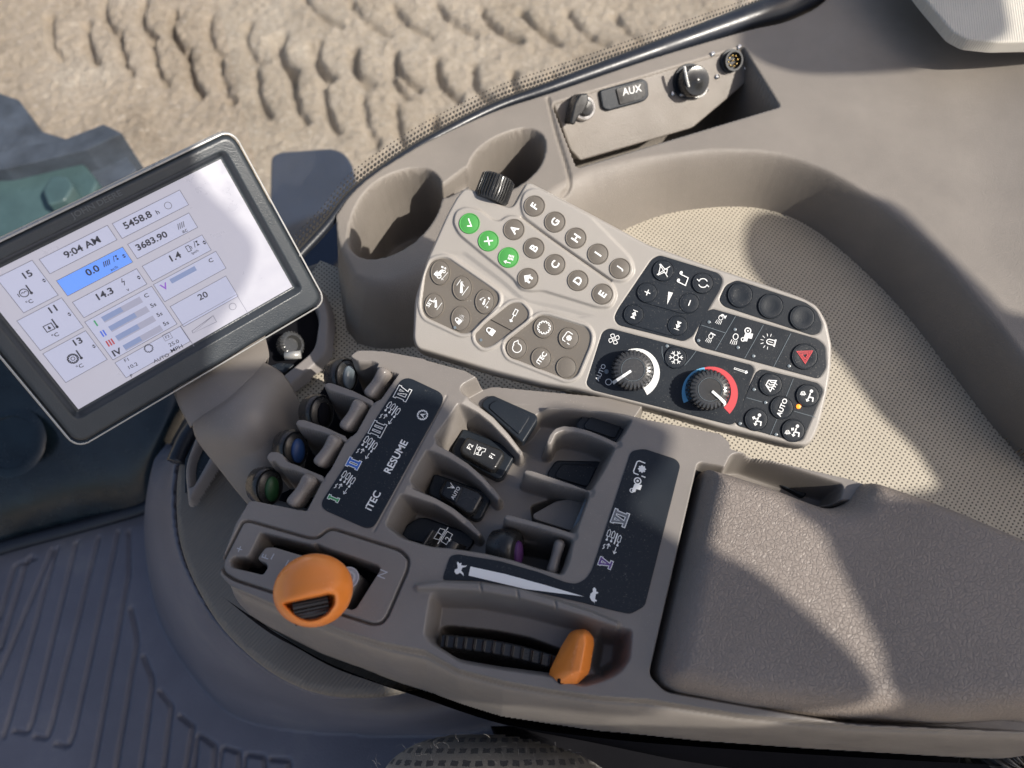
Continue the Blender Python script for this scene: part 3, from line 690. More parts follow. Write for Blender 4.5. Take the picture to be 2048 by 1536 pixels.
# ------------------------------------------------------------------ armrest console
def X(pts, z): a = np.asarray(pts, float); return G(a[:, 0], a[:, 1], z)[:, :2]
con = thing('armrest_console', G(1000, 1050, -.12), 'grey brown armrest console with coloured levers, rocker switches, orange shift knob and orange throttle lever', 'armrest console')
def build_console():
    f = Field(Z0, -.250, .42, -.105, .262, .00055, -.16)
    left = [(716, 700), (700, 710), (705, 722), (797, 748), (762, 798), (745, 806), (712, 866), (692, 880), (662, 937), (646, 958), (613, 1022), (555, 1010), (500, 1000), (472, 1045), (446, 1112), (440, 1150)]
    lower = [(462, 1172), (560, 1213), (690, 1262), (765, 1284), (850, 1300), (917, 1338), (1010, 1362), (1100, 1378), (1200, 1392), (1300, 1398), (1500, 1430), (1750, 1452), (2048, 1460)]
    upper = [(2048, 1082), (1850, 1010), (1700, 958), (1560, 925), (1462, 898), (1458, 882), (1440, 867), (1290, 838), (1200, 815), (1100, 798), (1000, 780), (978, 768), (930, 741), (840, 717), (760, 703)]
    lowB = [(485, 1240), (560, 1278), (640, 1318), (720, 1346), (800, 1378), (900, 1412), (1000, 1444), (1200, 1474), (1400, 1492), (1700, 1512), (2048, 1535)]
    top = np.vstack([X(left, 0), X(lower, 0), X([(2200, 1460), (2200, 1140)], 0), X(upper, 0)])
    bot = np.vstack([X(left[:-1], 0)+np.array([-.004, 0]), X([(448, 1170)], -.04), X(lowB, -.11), X([(2300, 1540), (2300, 1140)], -.11), X(upper, 0)+np.array([0, .007])])
    f.mesa(bot, top, 0, prof=lambda t: np.where(t < .92, .86*np.sin(t/.92*math.pi/2)+.0, .86+.14*S((t-.92)/.08)))
    # lit lower lip of the side wall
    # slot bay at the left
    bay = X([(700, 712), (716, 704), (800, 745), (610, 1026), (500, 1002), (512, 958), (560, 880), (620, 800), (670, 738)], -.05)
    f.blend(rnd(bay, .004), -.062, .003, .003)
    f.blend(rnd(X([(700, 712), (716, 700), (765, 702), (850, 718), (880, 760), (800, 752), (796, 742), (745, 722), (715, 722)], 0), .002), 0, .0022, .0022)
    for q, z in (([(647, 770), (652, 765), (663, 765), (705, 780), (746, 800), (746, 811), (700, 792), (655, 778)], 0), ([(590, 846), (596, 838), (606, 838), (650, 853), (692, 872), (692, 883), (645, 864), (597, 851)], 0),
                 ([(532, 914), (538, 904), (552, 902), (564, 908), (572, 922), (590, 928), (646, 951), (646, 963), (590, 940), (560, 932), (548, 920), (538, 922)], 0)):
        f.blend(rnd(X(q, z), .0012), z-.001, .0022, .0022)
    f.blend(rnd(X([(500, 1000), (613, 1023), (640, 1040), (600, 1070), (480, 1040)], 0), .003), 0, .0022, .0022)
    # rocker valley
    val = [(921, 796), (893, 838), (866, 873), (872, 884), (857, 889), (838, 922), (817, 960), (824, 972), (806, 976), (784, 1015), (768, 1051), (800, 1078), (860, 1096), (905, 1100), (960, 1108), (1020, 1122), (1075, 1140), (1127, 1154), (1140, 1128), (1152, 1074), (1168, 1030),
           (1184, 986), (1212, 940), (1238, 888), (1256, 862), (1268, 838), (1190, 812), (1080, 796), (985, 780)]
    f.blend(rnd(X(val, 0), .003), lin(Z0, (870, 930, -.036), (1160, 960, -.030)), .008)
    up = X([(980, 770), (1300, 800), (1270, 846), (1150, 828), (1085, 822), (1050, 870), (925, 800)], -.018)
    f.blend(rnd(up, .005), -.016, .005, .003)
    # ridge of the left rocker wells
    for q in ([(917, 797), (930, 798), (958, 812), (986, 829), (1018, 858), (1046, 890), (1042, 899), (1012, 868), (980, 840), (955, 824), (915, 808)],
              [(853, 890), (866, 889), (900, 902), (935, 921), (966, 944), (988, 966), (1000, 982), (996, 990), (962, 955), (932, 932), (895, 914), (850, 900)],
              [(801, 978), (812, 976), (845, 984), (870, 992), (905, 1008), (936, 1030), (960, 1056), (957, 1064), (930, 1042), (900, 1020), (868, 1004), (800, 988)]):
        f.blend(rnd(X(q, -.003), .0015), lin(Z0, (*q[1], 0), (*q[5], -.016)), .0024, .0022)
    for q in ([(1092, 888), (1098, 870), (1110, 856), (1126, 851), (1150, 853), (1180, 861), (1212, 874), (1240, 888), (1236, 896), (1208, 884), (1176, 871), (1150, 864), (1126, 862), (1112, 868), (1102, 890)],
              [(1046, 946), (1050, 939), (1062, 940), (1110, 956), (1150, 970), (1186, 984), (1182, 994), (1144, 981), (1106, 967), (1056, 951)],
              [(1006, 1036), (1012, 1029), (1022, 1030), (1060, 1040), (1110, 1054), (1152, 1068), (1150, 1079), (1106, 1065), (1056, 1051), (1014, 1041)]):
        f.blend(rnd(X(q, -.002), .0015), -.002, .0024, .0020)
    # deep slots under the right fins
    f.blend(rnd(X([(1060, 1000), (1110, 985), (1176, 1000), (1156, 1058), (1140, 1062), (1066, 1040)], -.02), .003), -.045, .003)
    f.blend(rnd(X([(1012, 1060), (1060, 1068), (1144, 1084), (1122, 1146), (1070, 1134), (1000, 1112)], -.01), .003), -.060, .003)
    # gear gate
    gp = rnd(X([(486, 1043), (500, 1042), (618, 1076), (636, 1076), (655, 1060), (668, 1058), (800, 1100), (818, 1118), (815, 1140), (775, 1232), (764, 1246), (745, 1249), (470, 1160), (446, 1145), (444, 1125)], 0), .003)
    f.groove(gp, -.0045, .0012)
    f.groove(rnd(X([(446, 1175), (560, 1222), (690, 1270), (765, 1292), (846, 1276)], -.012), .003), -.0, .001, False)
    gate = [(519, 1066), (526, 1064), (626, 1089), (634, 1086), (648, 1093), (756, 1130), (762, 1138), (712, 1217), (702, 1220), (684, 1214), (704, 1180), (718, 1152), (712, 1143), (545, 1094), (530, 1096), (515, 1118), (533, 1126), (536, 1136), (526, 1150), (462, 1135), (459, 1120), (470, 1112), (496, 1113), (506, 1094)]
    f.blend(rnd(X(gate, 0), .0015), -.05, .0025, prof=S)
    # throttle recess
    rec = [(858, 1190), (872, 1180), (960, 1184), (1060, 1202), (1150, 1226), (1232, 1254), (1262, 1262), (1266, 1290), (1254, 1335), (1236, 1352), (1205, 1366), (1165, 1376), (1100, 1356), (1000, 1342), (920, 1328), (860, 1290), (845, 1272)]
    f.blend(rnd(X(rec, 0), .004), -.022, .007)
    f.blend(rnd(X([(1196, 1250), (1262, 1262), (1256, 1330), (1204, 1366), (1180, 1330)], -.012), .004), -.034, .008)
    arc = [(830, 1170), (880, 1163), (960, 1167), (1040, 1180), (1110, 1200), (1180, 1222), (1238, 1246), (1236, 1256), (1178, 1236), (1106, 1214), (1036, 1195), (958, 1182), (880, 1177), (834, 1178)]
    f.blend(rnd(X(arc, .004), .002), .0045, .003, .002)
    for x, y in ((960, 1168), (1034, 1181), (1110, 1204)):
        f.groove(X([(x, y-4), (x+3, y+14)], .004), -.0014, .0010, False)
    slot = [(880, 1252), (900, 1249), (991, 1259), (1060, 1273), (1122, 1296), (1170, 1310), (1160, 1364), (1099, 1348), (1000, 1336), (917, 1322), (876, 1296), (872, 1285)]
    f.blend(rnd(X(slot, -.020), .003), -.055, .0025)
    # pocket behind the cushion
    f.blend(rnd(X([(1462, 906), (1500, 905), (1560, 926), (1690, 968), (1682, 1005), (1600, 1010), (1440, 950)], 0), .004), -.030, .004)
    # cushion bed
    f.blend(rnd(X([(1395, 922), (1440, 930), (1640, 1000), (1720, 1000), (2200, 1150), (2200, 1480), (1700, 1450), (1330, 1385), (1296, 1350)], 0), .004), -.020, .003)
    # panel step along the seam of the left block
    f.groove(X([(893, 792), (748, 1062)], 0), -.0006, .0012, False)
    return f.build('console_body', M['console'], con, f.H > -.118)
build_console()
# dark inner plates
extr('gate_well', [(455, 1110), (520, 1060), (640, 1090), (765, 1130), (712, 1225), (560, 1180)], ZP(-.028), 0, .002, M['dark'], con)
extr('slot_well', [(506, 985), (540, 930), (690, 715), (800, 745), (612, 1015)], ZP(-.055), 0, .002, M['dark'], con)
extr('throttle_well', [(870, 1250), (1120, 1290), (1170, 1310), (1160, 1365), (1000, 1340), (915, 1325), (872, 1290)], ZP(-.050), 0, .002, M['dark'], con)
# gate island plate
isl = con
pg = ZP(0)
T('F', 531, 1113, 15, 66, pg, .0003, M['mark'], con, off=.0)
ic([('s', [(0, -6), (0, 6)], 2)], 545, 1113, -24, pg, .0003, M['mark'], isl, 'gate_mark')
ic([('s', [(0, -6), (0, 6)], 2)], 574, 1126, -24, pg, .0003, M['mark'], isl, 'gate_mark')
T('N', 765, 1148, 17, 66, Z0, .0003, M['mark'], con, off=0.0)
T('+', 479, 1098, 12, 66, Z0, .0003, M['mark'], con, off=0.0)
lathe('position_ring', [(.0062, 0), (.0064, .0012), (.0056, .0012), (.0056, .0004), (.004, .0004), (.004, .0012), (.003, .0012), (.003, .0003), (.0003, .0003)], G(697, 1156, .0002), (0, 0, 1), M['mark'], isl, 32)
# ---- printed film panels
ph = .0006
film1 = extr('label_panel', rnd([(808, 750), (893, 790), (744, 1062), (636, 1014)], 22, 7), Z0, ph, .0012, M['black'], con, bev=.0002)
film2 = extr('label_panel', np.vstack([rnd([(1262, 902), (1288, 897), (1352, 918), (1361, 930), (1290, 1212), (1262, 1228), (1240, 1224), (1160, 1204), (1082, 1186), (1020, 1172), (960, 1162), (886, 1160), (887, 1150), (900, 1112), (915, 1108), (1000, 1122), (1080, 1145), (1130, 1164), (1152, 1168), (1172, 1158), (1184, 1140)], 9)]), Z0, ph, .0012, M['black'], con, bev=.0002)
H1 = ph+.0001
GA = 62      # writing direction in the photo
def roman(s, x, y, sz, ang, mat, par):
    """roman numeral in outline lettering with serif bars"""
    n = len(s); w = {'I': 5.0, 'V': 9.5}; tot = sum(w[c] for c in s)+1.2*(n-1); cx = -tot/2; it = []; ot = []
    for c in s:
        m_ = cx+w[c]/2
        if c == 'I': it.append(('p', [(m_-1.5, -6), (m_+1.5, -6), (m_+1.5, 6), (m_-1.5, 6)]))
        else: it.append(('p', [(m_-4.6, 6), (m_-1.2, -6), (m_+1.2, -6), (m_+4.6, 6), (m_+1.9, 6), (m_, -1.5), (m_-1.9, 6)]))
        cx += w[c]+1.2
    for yy in (-7.2, 7.2): it.append(('p', [(-tot/2-.6, yy-1.3), (tot/2+.6, yy-1.3), (tot/2+.6, yy+1.3), (-tot/2-.6, yy+1.3)]))
    for k_ in it:
        p = np.array(k_[1]); c0 = p.mean(0); ot.append(('c', [tuple(q) for q in p], 2.0))
    ic(ot, x, y, ang, Z0, H1, M['white'], par, 'numeral_outline', sz/13.5)
    ic(it, x, y, ang, Z0, H1+.00015, mat, par, 'numeral', sz/13.5)
def hydr(x, y, ang, par, k=1.0):
    it = []
    for i, dx in enumerate((-12, -4.5, 7)):
        yo = -2 if i == 2 else 1
        it += [('c', [(dx-2.3, 4+yo), (dx+2.3, 4+yo), (dx+2.3, 13+yo), (dx, 15.5+yo), (dx-2.3, 13+yo)], 1.05), ('s', [(dx, 4+yo), (dx, -1+yo)], 1.2), ('p', circ(dx, -2.2+yo, 1.9, 10))]
    it += [('s', [(1.4, -4), (1.4, 15)], 2.0)]
    it += [('s', [(-14, -18), (-12, -15), (-14, -12), (-12, -9)], 1.2)]
    it += [('s', [(-6.5, -15), (-6.5, -7)], 1.2), ('s', [(-9.5, -10), (-6.5, -6.4), (-3.5, -10)], 1.2), ('s', [(6, -8), (6, -18)], 1.1), ('s', [(3, -15), (6, -19), (9, -15)], 1.1)]
    ic(it, x, y, ang, Z0, H1, M['white'], par, 'hydraulic_symbol', k)
roman('IV', 805, 787, 20, GA, M['black'], film1); roman('III', 755, 858, 20, GA, M['black'], film1)
roman('II', 707, 927, 20, GA, M['pblue'], film1); roman('I', 667, 997, 18, GA, M['pgreen'], film1)
for x, y in ((784, 826), (738, 895), (694, 965)): hydr(x, y, -28, film1, 1.15)
T('RESUME', 792, 913, 15.5, 60, Z0, H1, M['white'], film1, off=.02); T('iTEC', 746, 1001, 15.5, 60, Z0, H1, M['white'], film1, off=.02)
gear = [(r*math.cos(a), r*math.sin(a)) for k in range(12) for a, r in ((k*math.pi/6, 8.2), (k*math.pi/6+.12, 10.5), (k*math.pi/6+.36, 10.5), (k*math.pi/6+.44, 8.2))]
ic([('c', gear, 1.6)], 845, 830, 0, Z0, H1, M['white'], film1, 'gear_symbol'); T('A', 845, 830, 9, GA, Z0, H1, M['white'], film1, off=.03)
roman('VI', 1240, 1036, 22, 70, M['greyp'], film2); roman('V', 1211, 1126, 20, 70, M['ppurple'], film2); hydr(1228, 1083, -20, film2, 1.25)
def tractor(k=1.0):
    return [('p', [(-13, 2), (-13, 9), (-4, 9), (-2, 3), (4, 3), (9, 1), (10, -4), (-6, -5), (-10, -2)]), ('c', circ(-8, -4, 4.8, 16), 2.2), ('c', circ(8, -6, 3, 12), 1.8), ('p', [(-2, 9), (-1, 9), (-1, 4), (-2, 4)])]
ic([('c', circ(-7, 0, 6.5, 18), 2.4), ('p', circ(-7, 0, 2.6, 10)), ('p', [(0, -1), (-2, 11), (9, 11), (10, 3), (17, 3), (18, -4), (2, -4)]), ('c', circ(16, -4, 4, 14), 1.8)], 1273, 968, -110, Z0, H1, M['white'], film2, 'tractor_symbol', .95)
gfill = [(r*math.cos(a)*.62, r*math.sin(a)*.62) for k in range(8) for a, r in ((k*math.pi/4, 8.6), (k*math.pi/4+.15, 11), (k*math.pi/4+.5, 11), (k*math.pi/4+.64, 8.6))]
ptosym = [('p', gfill), ('s', [(-12, 2), (-12, 10), (-9, 12), (9, 12)], 2), ('s', [(-12, -3), (-12, -10)], 2), ('s', [(9, 12), (12, 9), (12, -2)], 2)]
ic(ptosym, 1284, 938, 70, Z0, H1, M['white'], film2, 'power_takeoff_symbol', 1.1)
# speed wedge, hare and tortoise
extr('speed_wedge', [(941, 1133), (937, 1151), (1050, 1178), (1168, 1193), (1090, 1170), (1010, 1148)], Z0, H1+.0001, .0001, M['white'], film2)
hare = [(-10, 4), (-7, 8), (-3, 8), (-1, 5), (3, 6), (7, 9), (10, 8), (8, 5), (10, 2), (6, 1), (7, -4), (9, -8), (6, -7), (3, -2), (-2, -2), (-5, -7), (-9, -9), (-7, -5), (-6, -1), (-9, 1)]
ic([('p', hare)], 921, 1138, 70, Z0, H1, M['white'], film2, 'hare_symbol', 1.25)
tort = [(-9, -3), (-7, 2), (-3, 5), (2, 5), (6, 2), (10, 3), (13, 1), (11, -2), (7, -3), (7, -6), (5, -6), (4, -3), (-4, -3), (-5, -6), (-7, -6), (-7, -3), (-12, -4)]
ic([('p', tort)], 1187, 1192, 80, Z0, H1, M['white'], film2, 'tortoise_symbol', 1.35)

# ---- rockers and blank plates
def rocker(name, q, z, th, mat, cap=None, capz=0, tilt=(0, 0), lab=None):
    o = extr(name, rnd(q, 7), ZP(z), 0, th, mat, con, bev=.0012, label=lab); return o
r1 = rocker('rocker_switch', [(926, 856), (1028, 896), (1030, 912), (1006, 955), (994, 958), (905, 908), (904, 896)], -.0255, .010, M['black'])
extr('rocker_cap', rnd([(934, 872), (1003, 898), (1010, 908), (993, 938), (982, 940), (922, 906), (920, 896)], 6), ZP(-.018), 0, .010, M['knobblk'], r1, bev=.002)
pr = ZP(-.0179)
T('F2', 940, 893, 9, 58, pr, .0002, M['white'], r1); T('F1', 984, 912, 9, 58, pr, .0002, M['white'], r1)
ic([('c', [(-8, 2), (-8, 8), (-2, 8), (0, 3), (7, 3), (8, -3), (-7, -3)], 1.2), ('c', circ(-5, -4, 3.4, 12), 1.2), ('c', circ(6, -5, 2, 10), 1.1), ('s', [(-12, -10), (10, -10)], 1)], 961, 903, -110, pr, .0002, M['white'], r1, 'tractor_symbol')
r2 = rocker('rocker_switch', [(868, 946), (978, 984), (984, 994), (962, 1038), (950, 1040), (858, 990), (856, 978)], -.0275, .010, M['black'])
cp2 = extr('rocker_cap', rnd([(892, 956), (958, 982), (967, 992), (950, 1024), (938, 1028), (880, 992), (877, 982)], 6), ZP(-.019), 0, .010, M['knobblk'], r2, bev=.002)
extr('rocker_tab', rnd([(893, 960), (927, 973), (912, 1006), (882, 990)], 4), ZP(-.0178), 0, .003, M['black'], r2, bev=.0008)
pr = ZP(-.0176)
T('AUTO', 911, 986, 7.5, 60, pr, .0001, M['white'], r2, sx=.95); ic([('s', [(-6, -6), (0, 5), (6, -6)], 1.2), ('s', [(0, 5), (0, -2)], 1.2), ('p', [(-3, 2), (0, 8), (3, 2)])], 903, 973, -120, pr, .0001, M['white'], r2, 'arrow_symbol')
r3 = rocker('rocker_switch', [(852, 1034), (940, 1066), (950, 1080), (935, 1103), (905, 1100), (800, 1078), (812, 1050), (836, 1035)], -.030, .010, M['black'])
def rock3(u, v):   # ridge-shaped cap
    a = G(848, 1040, 0)*(1-u)+G(928, 1070, 0)*u; b = G(822, 1082, 0)*(1-u)+G(905, 1106, 0)*u
    p = a*(1-v)+b*v; e = min(1, 8*v, 8*(1-v), 8*u, 8*(1-u))
    p[2] = -.026+(.016*math.exp(-((u-.22)/.13)**2)+.006*math.exp(-((u-.7)/.35)**2))*math.sin(min(e, 1)*math.pi/2)-.004*(1-e); return p
surf('rocker_cap', rock3, 40, 24, M['knobblk'], r3)
pr = Plane(G(884, 1072, -.0165), (.16, -.10, 1))
ic([('s', [(-22, 0), (22, 0)], 1.4), ('c', [(-13, 2.5), (13, 2.5), (10, 14), (-16, 14)], 1.2), ('c', [(-13, -3), (13, -3), (13, -17), (-13, -17)], 1.2)], 886, 1071, 58, pr, .0015, M['white'], r3, 'split_frame_symbol', .9)
T('1', 879, 1067, 9, 58, pr, .0016, M['white'], r3, off=.0); T('2', 896, 1078, 11, 58, pr, .0016, M['white'], r3, off=.0)
for q, z in (([(984, 789), (1072, 828), (1076, 838), (1046, 886), (962, 812), (966, 800)], -.0125), ([(1170, 826), (1252, 833), (1262, 842), (1240, 884), (1230, 884), (1154, 858), (1152, 846)], -.0125), ([(1112, 920), (1200, 922), (1208, 930), (1186, 980), (1176, 982), (1096, 958), (1094, 946)], -.029)):
    b_ = extr('blank_switch', rnd(q, 7), ZP(z), 0, .008, M['black'], con, bev=.001)
    c_ = np.mean(np.array(q), 0); extr('blank_insert', rnd([tuple(c_+(np.array(p)-c_)*.72) for p in q], 5), ZP(z+.0012), 0, .004, M['black'], b_, bev=.0006)
# clip flap in the empty slot VI
extr('slot_flap', rnd([(1112, 1002), (1170, 992), (1178, 1000), (1152, 1058), (1142, 1062), (1068, 1038), (1066, 1028)], 5), ZP(-.024), 0, .003, M['console'], con, bev=.0006)
extr('slot_clip', rnd([(1178, 992), (1184, 998), (1158, 1060), (1148, 1064), (1146, 1054), (1170, 998)], 3), ZP(-.012), 0, .010, M['led'], con, bev=.001)

# ---- hydraulic levers and round knobs
def bar(name, a, b, w, hgt, mat, parent):
    A = np.array(G(*a)); B = np.array(G(*b)); t = nrm(B-A); n_ = nrm(np.cross(t, [0, 0, 1])); up = np.cross(n_, t)
    def fn(u, v):
        k = 1-abs(2*u-1)**6; k = math.sqrt(max(k, 0)); ww = w*(.80+.20*abs(2*u-1)**1.6)*k; hh = hgt*(.86+.14*abs(2*u-1)**1.5)*k; th = v*2*math.pi
        c, s_ = math.cos(th), math.sin(th); c = math.copysign(abs(c)**.75, c); s_ = math.copysign(abs(s_)**.75, s_)
        return A+(B-A)*u+n_*ww*c+up*(hh*s_-.006*math.sin(u*math.pi)*.35)
    return surf(name, fn, 34, 28, mat, parent, closed_v=True)
L4 = [((738, 797, -.008), (776, 738, -.002), None), ((690, 862, -.008), (726, 802, -.002), None), ((638, 934, -.008), (678, 872, -.002), None), ((585, 1014, -.008), (628, 950, -.002), None)]
for i, (a, b, _) in enumerate(L4):
    lab = ['lever at the topmost numbered slot IV', 'lever at numbered slot III', 'lever at numbered slot II', 'lever at the lowest numbered slot I'][i]
    lv = bar('lever', a, b, .0053, .010, M['fin'], con); lv['label'] = 'grey brown '+lab
KN = [((690, 752), 'silver', M['led']), ((640, 826), 'black', M['dark']), ((588, 898), 'blue', M['blue']), ((536, 974), 'green', M['dgreen'])]
for (x, y), cn_, mt in KN:
    O = G(x, y, -.022); A = nrm([.70, -.30, .62])
    kb = lathe('lever_knob', [(.0112, -.012), (.0124, -.004), (.0124, .000), (.0112, .0022), (.0104, .0016), (.0100, .0030), (.0086, .0036)], O, A, M['knobblk'], con, 48, sx=.85, sy=1.05)
    kb['label'] = 'round black knob with %s insert' % cn_
    lathe('knob_insert', [(.0082, .0015), (.0080, .0040), (.0064, .0050), (.0036, .0056), (.0006, .0058)], O+np.array([.0012, -.0010, 0]), A, mt, kb, 40, sx=.58, sy=1.0)
O = G(1020, 1098, -.018)
kb = lathe('lever_knob', [(.0100, -.012), (.0125, -.004), (.0125, .002), (.0105, .005), (.0090, .0055)], O, nrm([.9, -.25, .4]), M['knobblk'], con, 40); kb['label'] = 'round black knob with purple insert'
lathe('knob_insert', [(.0086, .004), (.0078, .0060), (.005, .0070), (.0006, .0072)], O+np.array([.0008, -.002, -.001]), nrm([.9, -.25, .4]), M['purple'], kb, 40, sx=.6)
lv = bar('lever', (1102, 1150, -.016), (1122, 1078, -.010), .0042, .010, M['fin'], con); lv['label'] = 'grey lever at slot V beside the speed wedge'

# ---- orange shift knob
def shift_knob():
    top = G(627, 1180, .045); view = nrm(CAMP-top); pl = Plane(top, view, (1, 0, 0))
    R = .0205
    cut = rnd([(-55, 24), (-10, 14), (30, 6), (39, 10), (40, 26), (28, 44), (10, 54), (-6, 56), (-22, 52), (-36, 42)], 6, 4)*np.array([1, -1])*R/74
    n1, n2 = 150, 220; V = []
    for i in range(n1):
        ph_ = math.pi*i/(n1-1)
        t = np.linspace(0, 2*math.pi, n2, endpoint=False)
        x = np.sin(ph_)*np.cos(t); y = np.sin(ph_)*np.sin(t); z = np.full_like(t, np.cos(ph_))
        # egg: slightly pointed toward lower left, flatter upper right
        sx = 1.0+.03*x*y; px_ = R*x*1.0*sx; py_ = R*y*.92*(1+.02*x)
        ax = np.abs(x)**2.3; 
        pz = R*z*.85
        d = sd(cut, px_, py_); k = S((.0004-d)/.0022)*(z > 0)
        lipk = np.exp(-((d-.0018)/.0022)**2)*(z > 0)
        brow = S(((py_+.0038+.16*px_)*-1-(-.0002))/.0001)*0
        pz = pz*(1-k*.62)-k*.005+lipk*.0010+.0022*np.exp(-((py_-.001-.15*px_)/.0045)**2)*np.exp(-(px_/.015)**4)*(z > 0)*(1-k)
        # flat brow above the cut
        V.append(pl.w(px_, py_, pz))
    V = np.vstack(V); idx = np.arange(n1*n2).reshape(n1, n2); idx = np.hstack([idx, idx[:, :1]])
    q = np.stack([idx[:-1, :-1], idx[1:, :-1], idx[1:, 1:], idx[:-1, 1:]], -1).reshape(-1, 4)
    stick = tube('shift_lever', [G(668, 1160, -.03), G(650, 1160, -.005), G(640, 1170, .03), top+0*view], [.008, .0075, .009, .012], M['orange'], con, 20)
    o = mk('shift_knob', V, q, M['orange'], stick); o['label'] = 'glossy orange rounded knob'
    c = pl.w(-.001, -.0072, -.0008)
    rib = lambda th, i: 1+(.05*np.sign(np.sin(th*22)) if i in (1, 2) else 0)
    ax = pl.U*.98+pl.V*.2
    lathe('thumb_wheel', [(.006, -.0100), (.0090, -.0088), (.0090, .0088), (.006, .0100)], c+view*.0005, ax, M['knobblk'], stick, 88, rib)
shift_knob()

# ---- throttle wheel and lever
def thr(u, v):
    c0 = np.array([886+(1130-886)*u, 1266+(1314-1266)*u-7*math.sin(u*math.pi)])
    n_ = np.array([-.16, 1.0]); p = c0+n_*(46*v*(1-.1*u))
    rib = .0014*math.exp(-((((u*13) % 1)-.5)/.11)**2)*S(v*12)*S((.62-v)*14)
    z = -.009-.0016*(1-math.sin(u*math.pi))*2 - (.0 if v < .62 else (v-.62)*.05) - .006*(1-min(1, v*10))
    return G(c0[0]+n_[0]*46*v, c0[1]+n_[1]*46*v, -.014)*1.0+np.array([0, 0, z+.014+rib])
surf('throttle_wheel', thr, 360, 22, M['knobblk'], con, label='black ribbed throttle wheel segment')
def hull(name, pts, mat, parent, bev):
    bm = bmesh.new()
    for p in pts: bm.verts.new(p)
    bmesh.ops.convex_hull(bm, input=bm.verts)
    bmesh.ops.dissolve_limit(bm, angle_limit=math.radians(4), verts=bm.verts, edges=bm.edges)
    bmesh.ops.bevel(bm, geom=list(bm.edges), offset=bev, segments=4, profile=.5, affect='EDGES', clamp_overlap=True)
    bmesh.ops.triangulate(bm, faces=[f for f in bm.faces if len(f.verts) > 4]); bm.verts.index_update()
    o = mk(name, [v.co[:] for v in bm.verts], [[v.index for v in f.verts] for f in bm.faces], mat, parent); bm.free()
    wn2 = o.modifiers.new('wn', 'WEIGHTED_NORMAL'); wn2.weight = 90; return o
tl = hull('throttle_lever', [tuple(G(x, y, z)) for x, y, z in [(1150, 1259, -.004), (1172, 1257, -.004), (1187, 1272, -.004), (1188, 1290, -.004), (1179, 1346, -.004), (1150, 1374, -.004), (1112, 1376, -.004), (1098, 1360, -.004), (1099, 1340, -.004), (1120, 1296, -.004), (1138, 1266, -.004),
     (1150, 1259, -.02), (1188, 1290, -.02), (1150, 1374, -.02), (1098, 1360, -.02), (1158, 1268, .010), (1170, 1268, .010), (1172, 1284, .011), (1161, 1343, .013), (1143, 1345, .013), (1128, 1338, .008)]], M['orange'], con, .0016)
tl['label'] = 'orange tapered throttle lever'
lathe('lever_hole', [(.0021, -.001), (.0021, .0004), (.0018, .0005), (.0002, .0005)], G(1122, 1362, .0016), (-.1, -.80, .60), M['dark'], tl, 20)

# ---- cushion
def build_cushion():
    f = Field(Z0, .07, .60, -.135, .19, .0012, -.03)
    P = [(1404, 925), (1440, 934), (1540, 966), (1615, 996), (1650, 1008), (1684, 1002), (1698, 980), (1712, 960), (1740, 955), (1800, 975), (1900, 1012), (2048, 1075), (2200, 1145), (2500, 1290), (2500, 1480), (2048, 1440), (1900, 1450), (1700, 1444), (1500, 1425), (1350, 1396), (1318, 1376), (1306, 1345), (1320, 1280), (1360, 1110)]
    Q = rnd(X(P, 0.0), .006)
    f.blend(Q, .016, .020, prof=lambda t: np.sqrt(np.clip(1-(1-t)**2.6, 0, 1)))
    f.H += .0025*np.exp(-((f.U-.30)/.12)**2)
    return f.build('cushion', M['leather'], con, sd(Q, f.U, f.V) < .0008)
cu = build_cushion(); cu['label'] = 'grey brown leather grained armrest cushion'
extr('pocket_plug', rnd([(1532, 936), (1548, 932), (1612, 952), (1620, 972), (1610, 996), (1545, 962)], 9), ZP(-.026), 0, .004, M['black'], con, bev=.001)
# under shell of the console on the seat side
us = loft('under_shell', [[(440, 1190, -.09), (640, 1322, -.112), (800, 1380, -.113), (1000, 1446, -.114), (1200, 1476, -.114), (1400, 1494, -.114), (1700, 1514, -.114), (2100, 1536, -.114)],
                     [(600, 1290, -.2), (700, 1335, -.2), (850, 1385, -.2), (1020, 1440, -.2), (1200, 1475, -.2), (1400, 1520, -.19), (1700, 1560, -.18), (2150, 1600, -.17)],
                     [(700, 1200, -.3), (800, 1250, -.3), (900, 1300, -.3), (1020, 1350, -.3), (1200, 1370, -.3), (1400, 1400, -.3), (1700, 1430, -.3), (2150, 1450, -.3)]], M['dark'], con, 60, 8)  # near-black colour stands in for the shade under the console

# ------------------------------------------------------------------ keypad
KP = Plane(G(1250, 690, .002), (-.09, -math.sin(math.radians(23)), math.cos(math.radians(23))))
key = thing('control_keypad', G(1250, 700, -.03), 'pale grey control keypad with lettered round keys, green keys, black panels and two dials', 'control keypad')
OUT = [(925, 370), (950, 374), (1008, 405), (1021, 408), (1034, 384), (1048, 360), (1062, 359), (1180, 420), (1299, 484), (1436, 532), (1540, 566), (1608, 590), (1640, 607), (1660, 640), (1671, 690), (1669, 740), (1662, 785), (1646, 850), (1632, 885), (1614, 900), (1580, 896), (1436, 861), (1322, 828), (1150, 784), (1083, 773), (976, 746), (829, 702), (820, 680), (824, 597), (849, 515), (888, 427), (907, 392)]
IN1 = [(863, 520), (893, 514), (982, 575), (998, 588), (998, 606), (945, 664), (924, 669), (849, 634), (842, 613), (850, 548)]
IN2 = [(1022, 606), (1041, 604), (1058, 623), (1055, 640), (984, 692), (966, 697), (950, 681), (951, 662)]
IN3 = [(1078, 630), (1095, 630), (1174, 654), (1183, 670), (1180, 690), (1154, 752), (1135, 760), (1016, 714), (1008, 694), (1015, 680)]
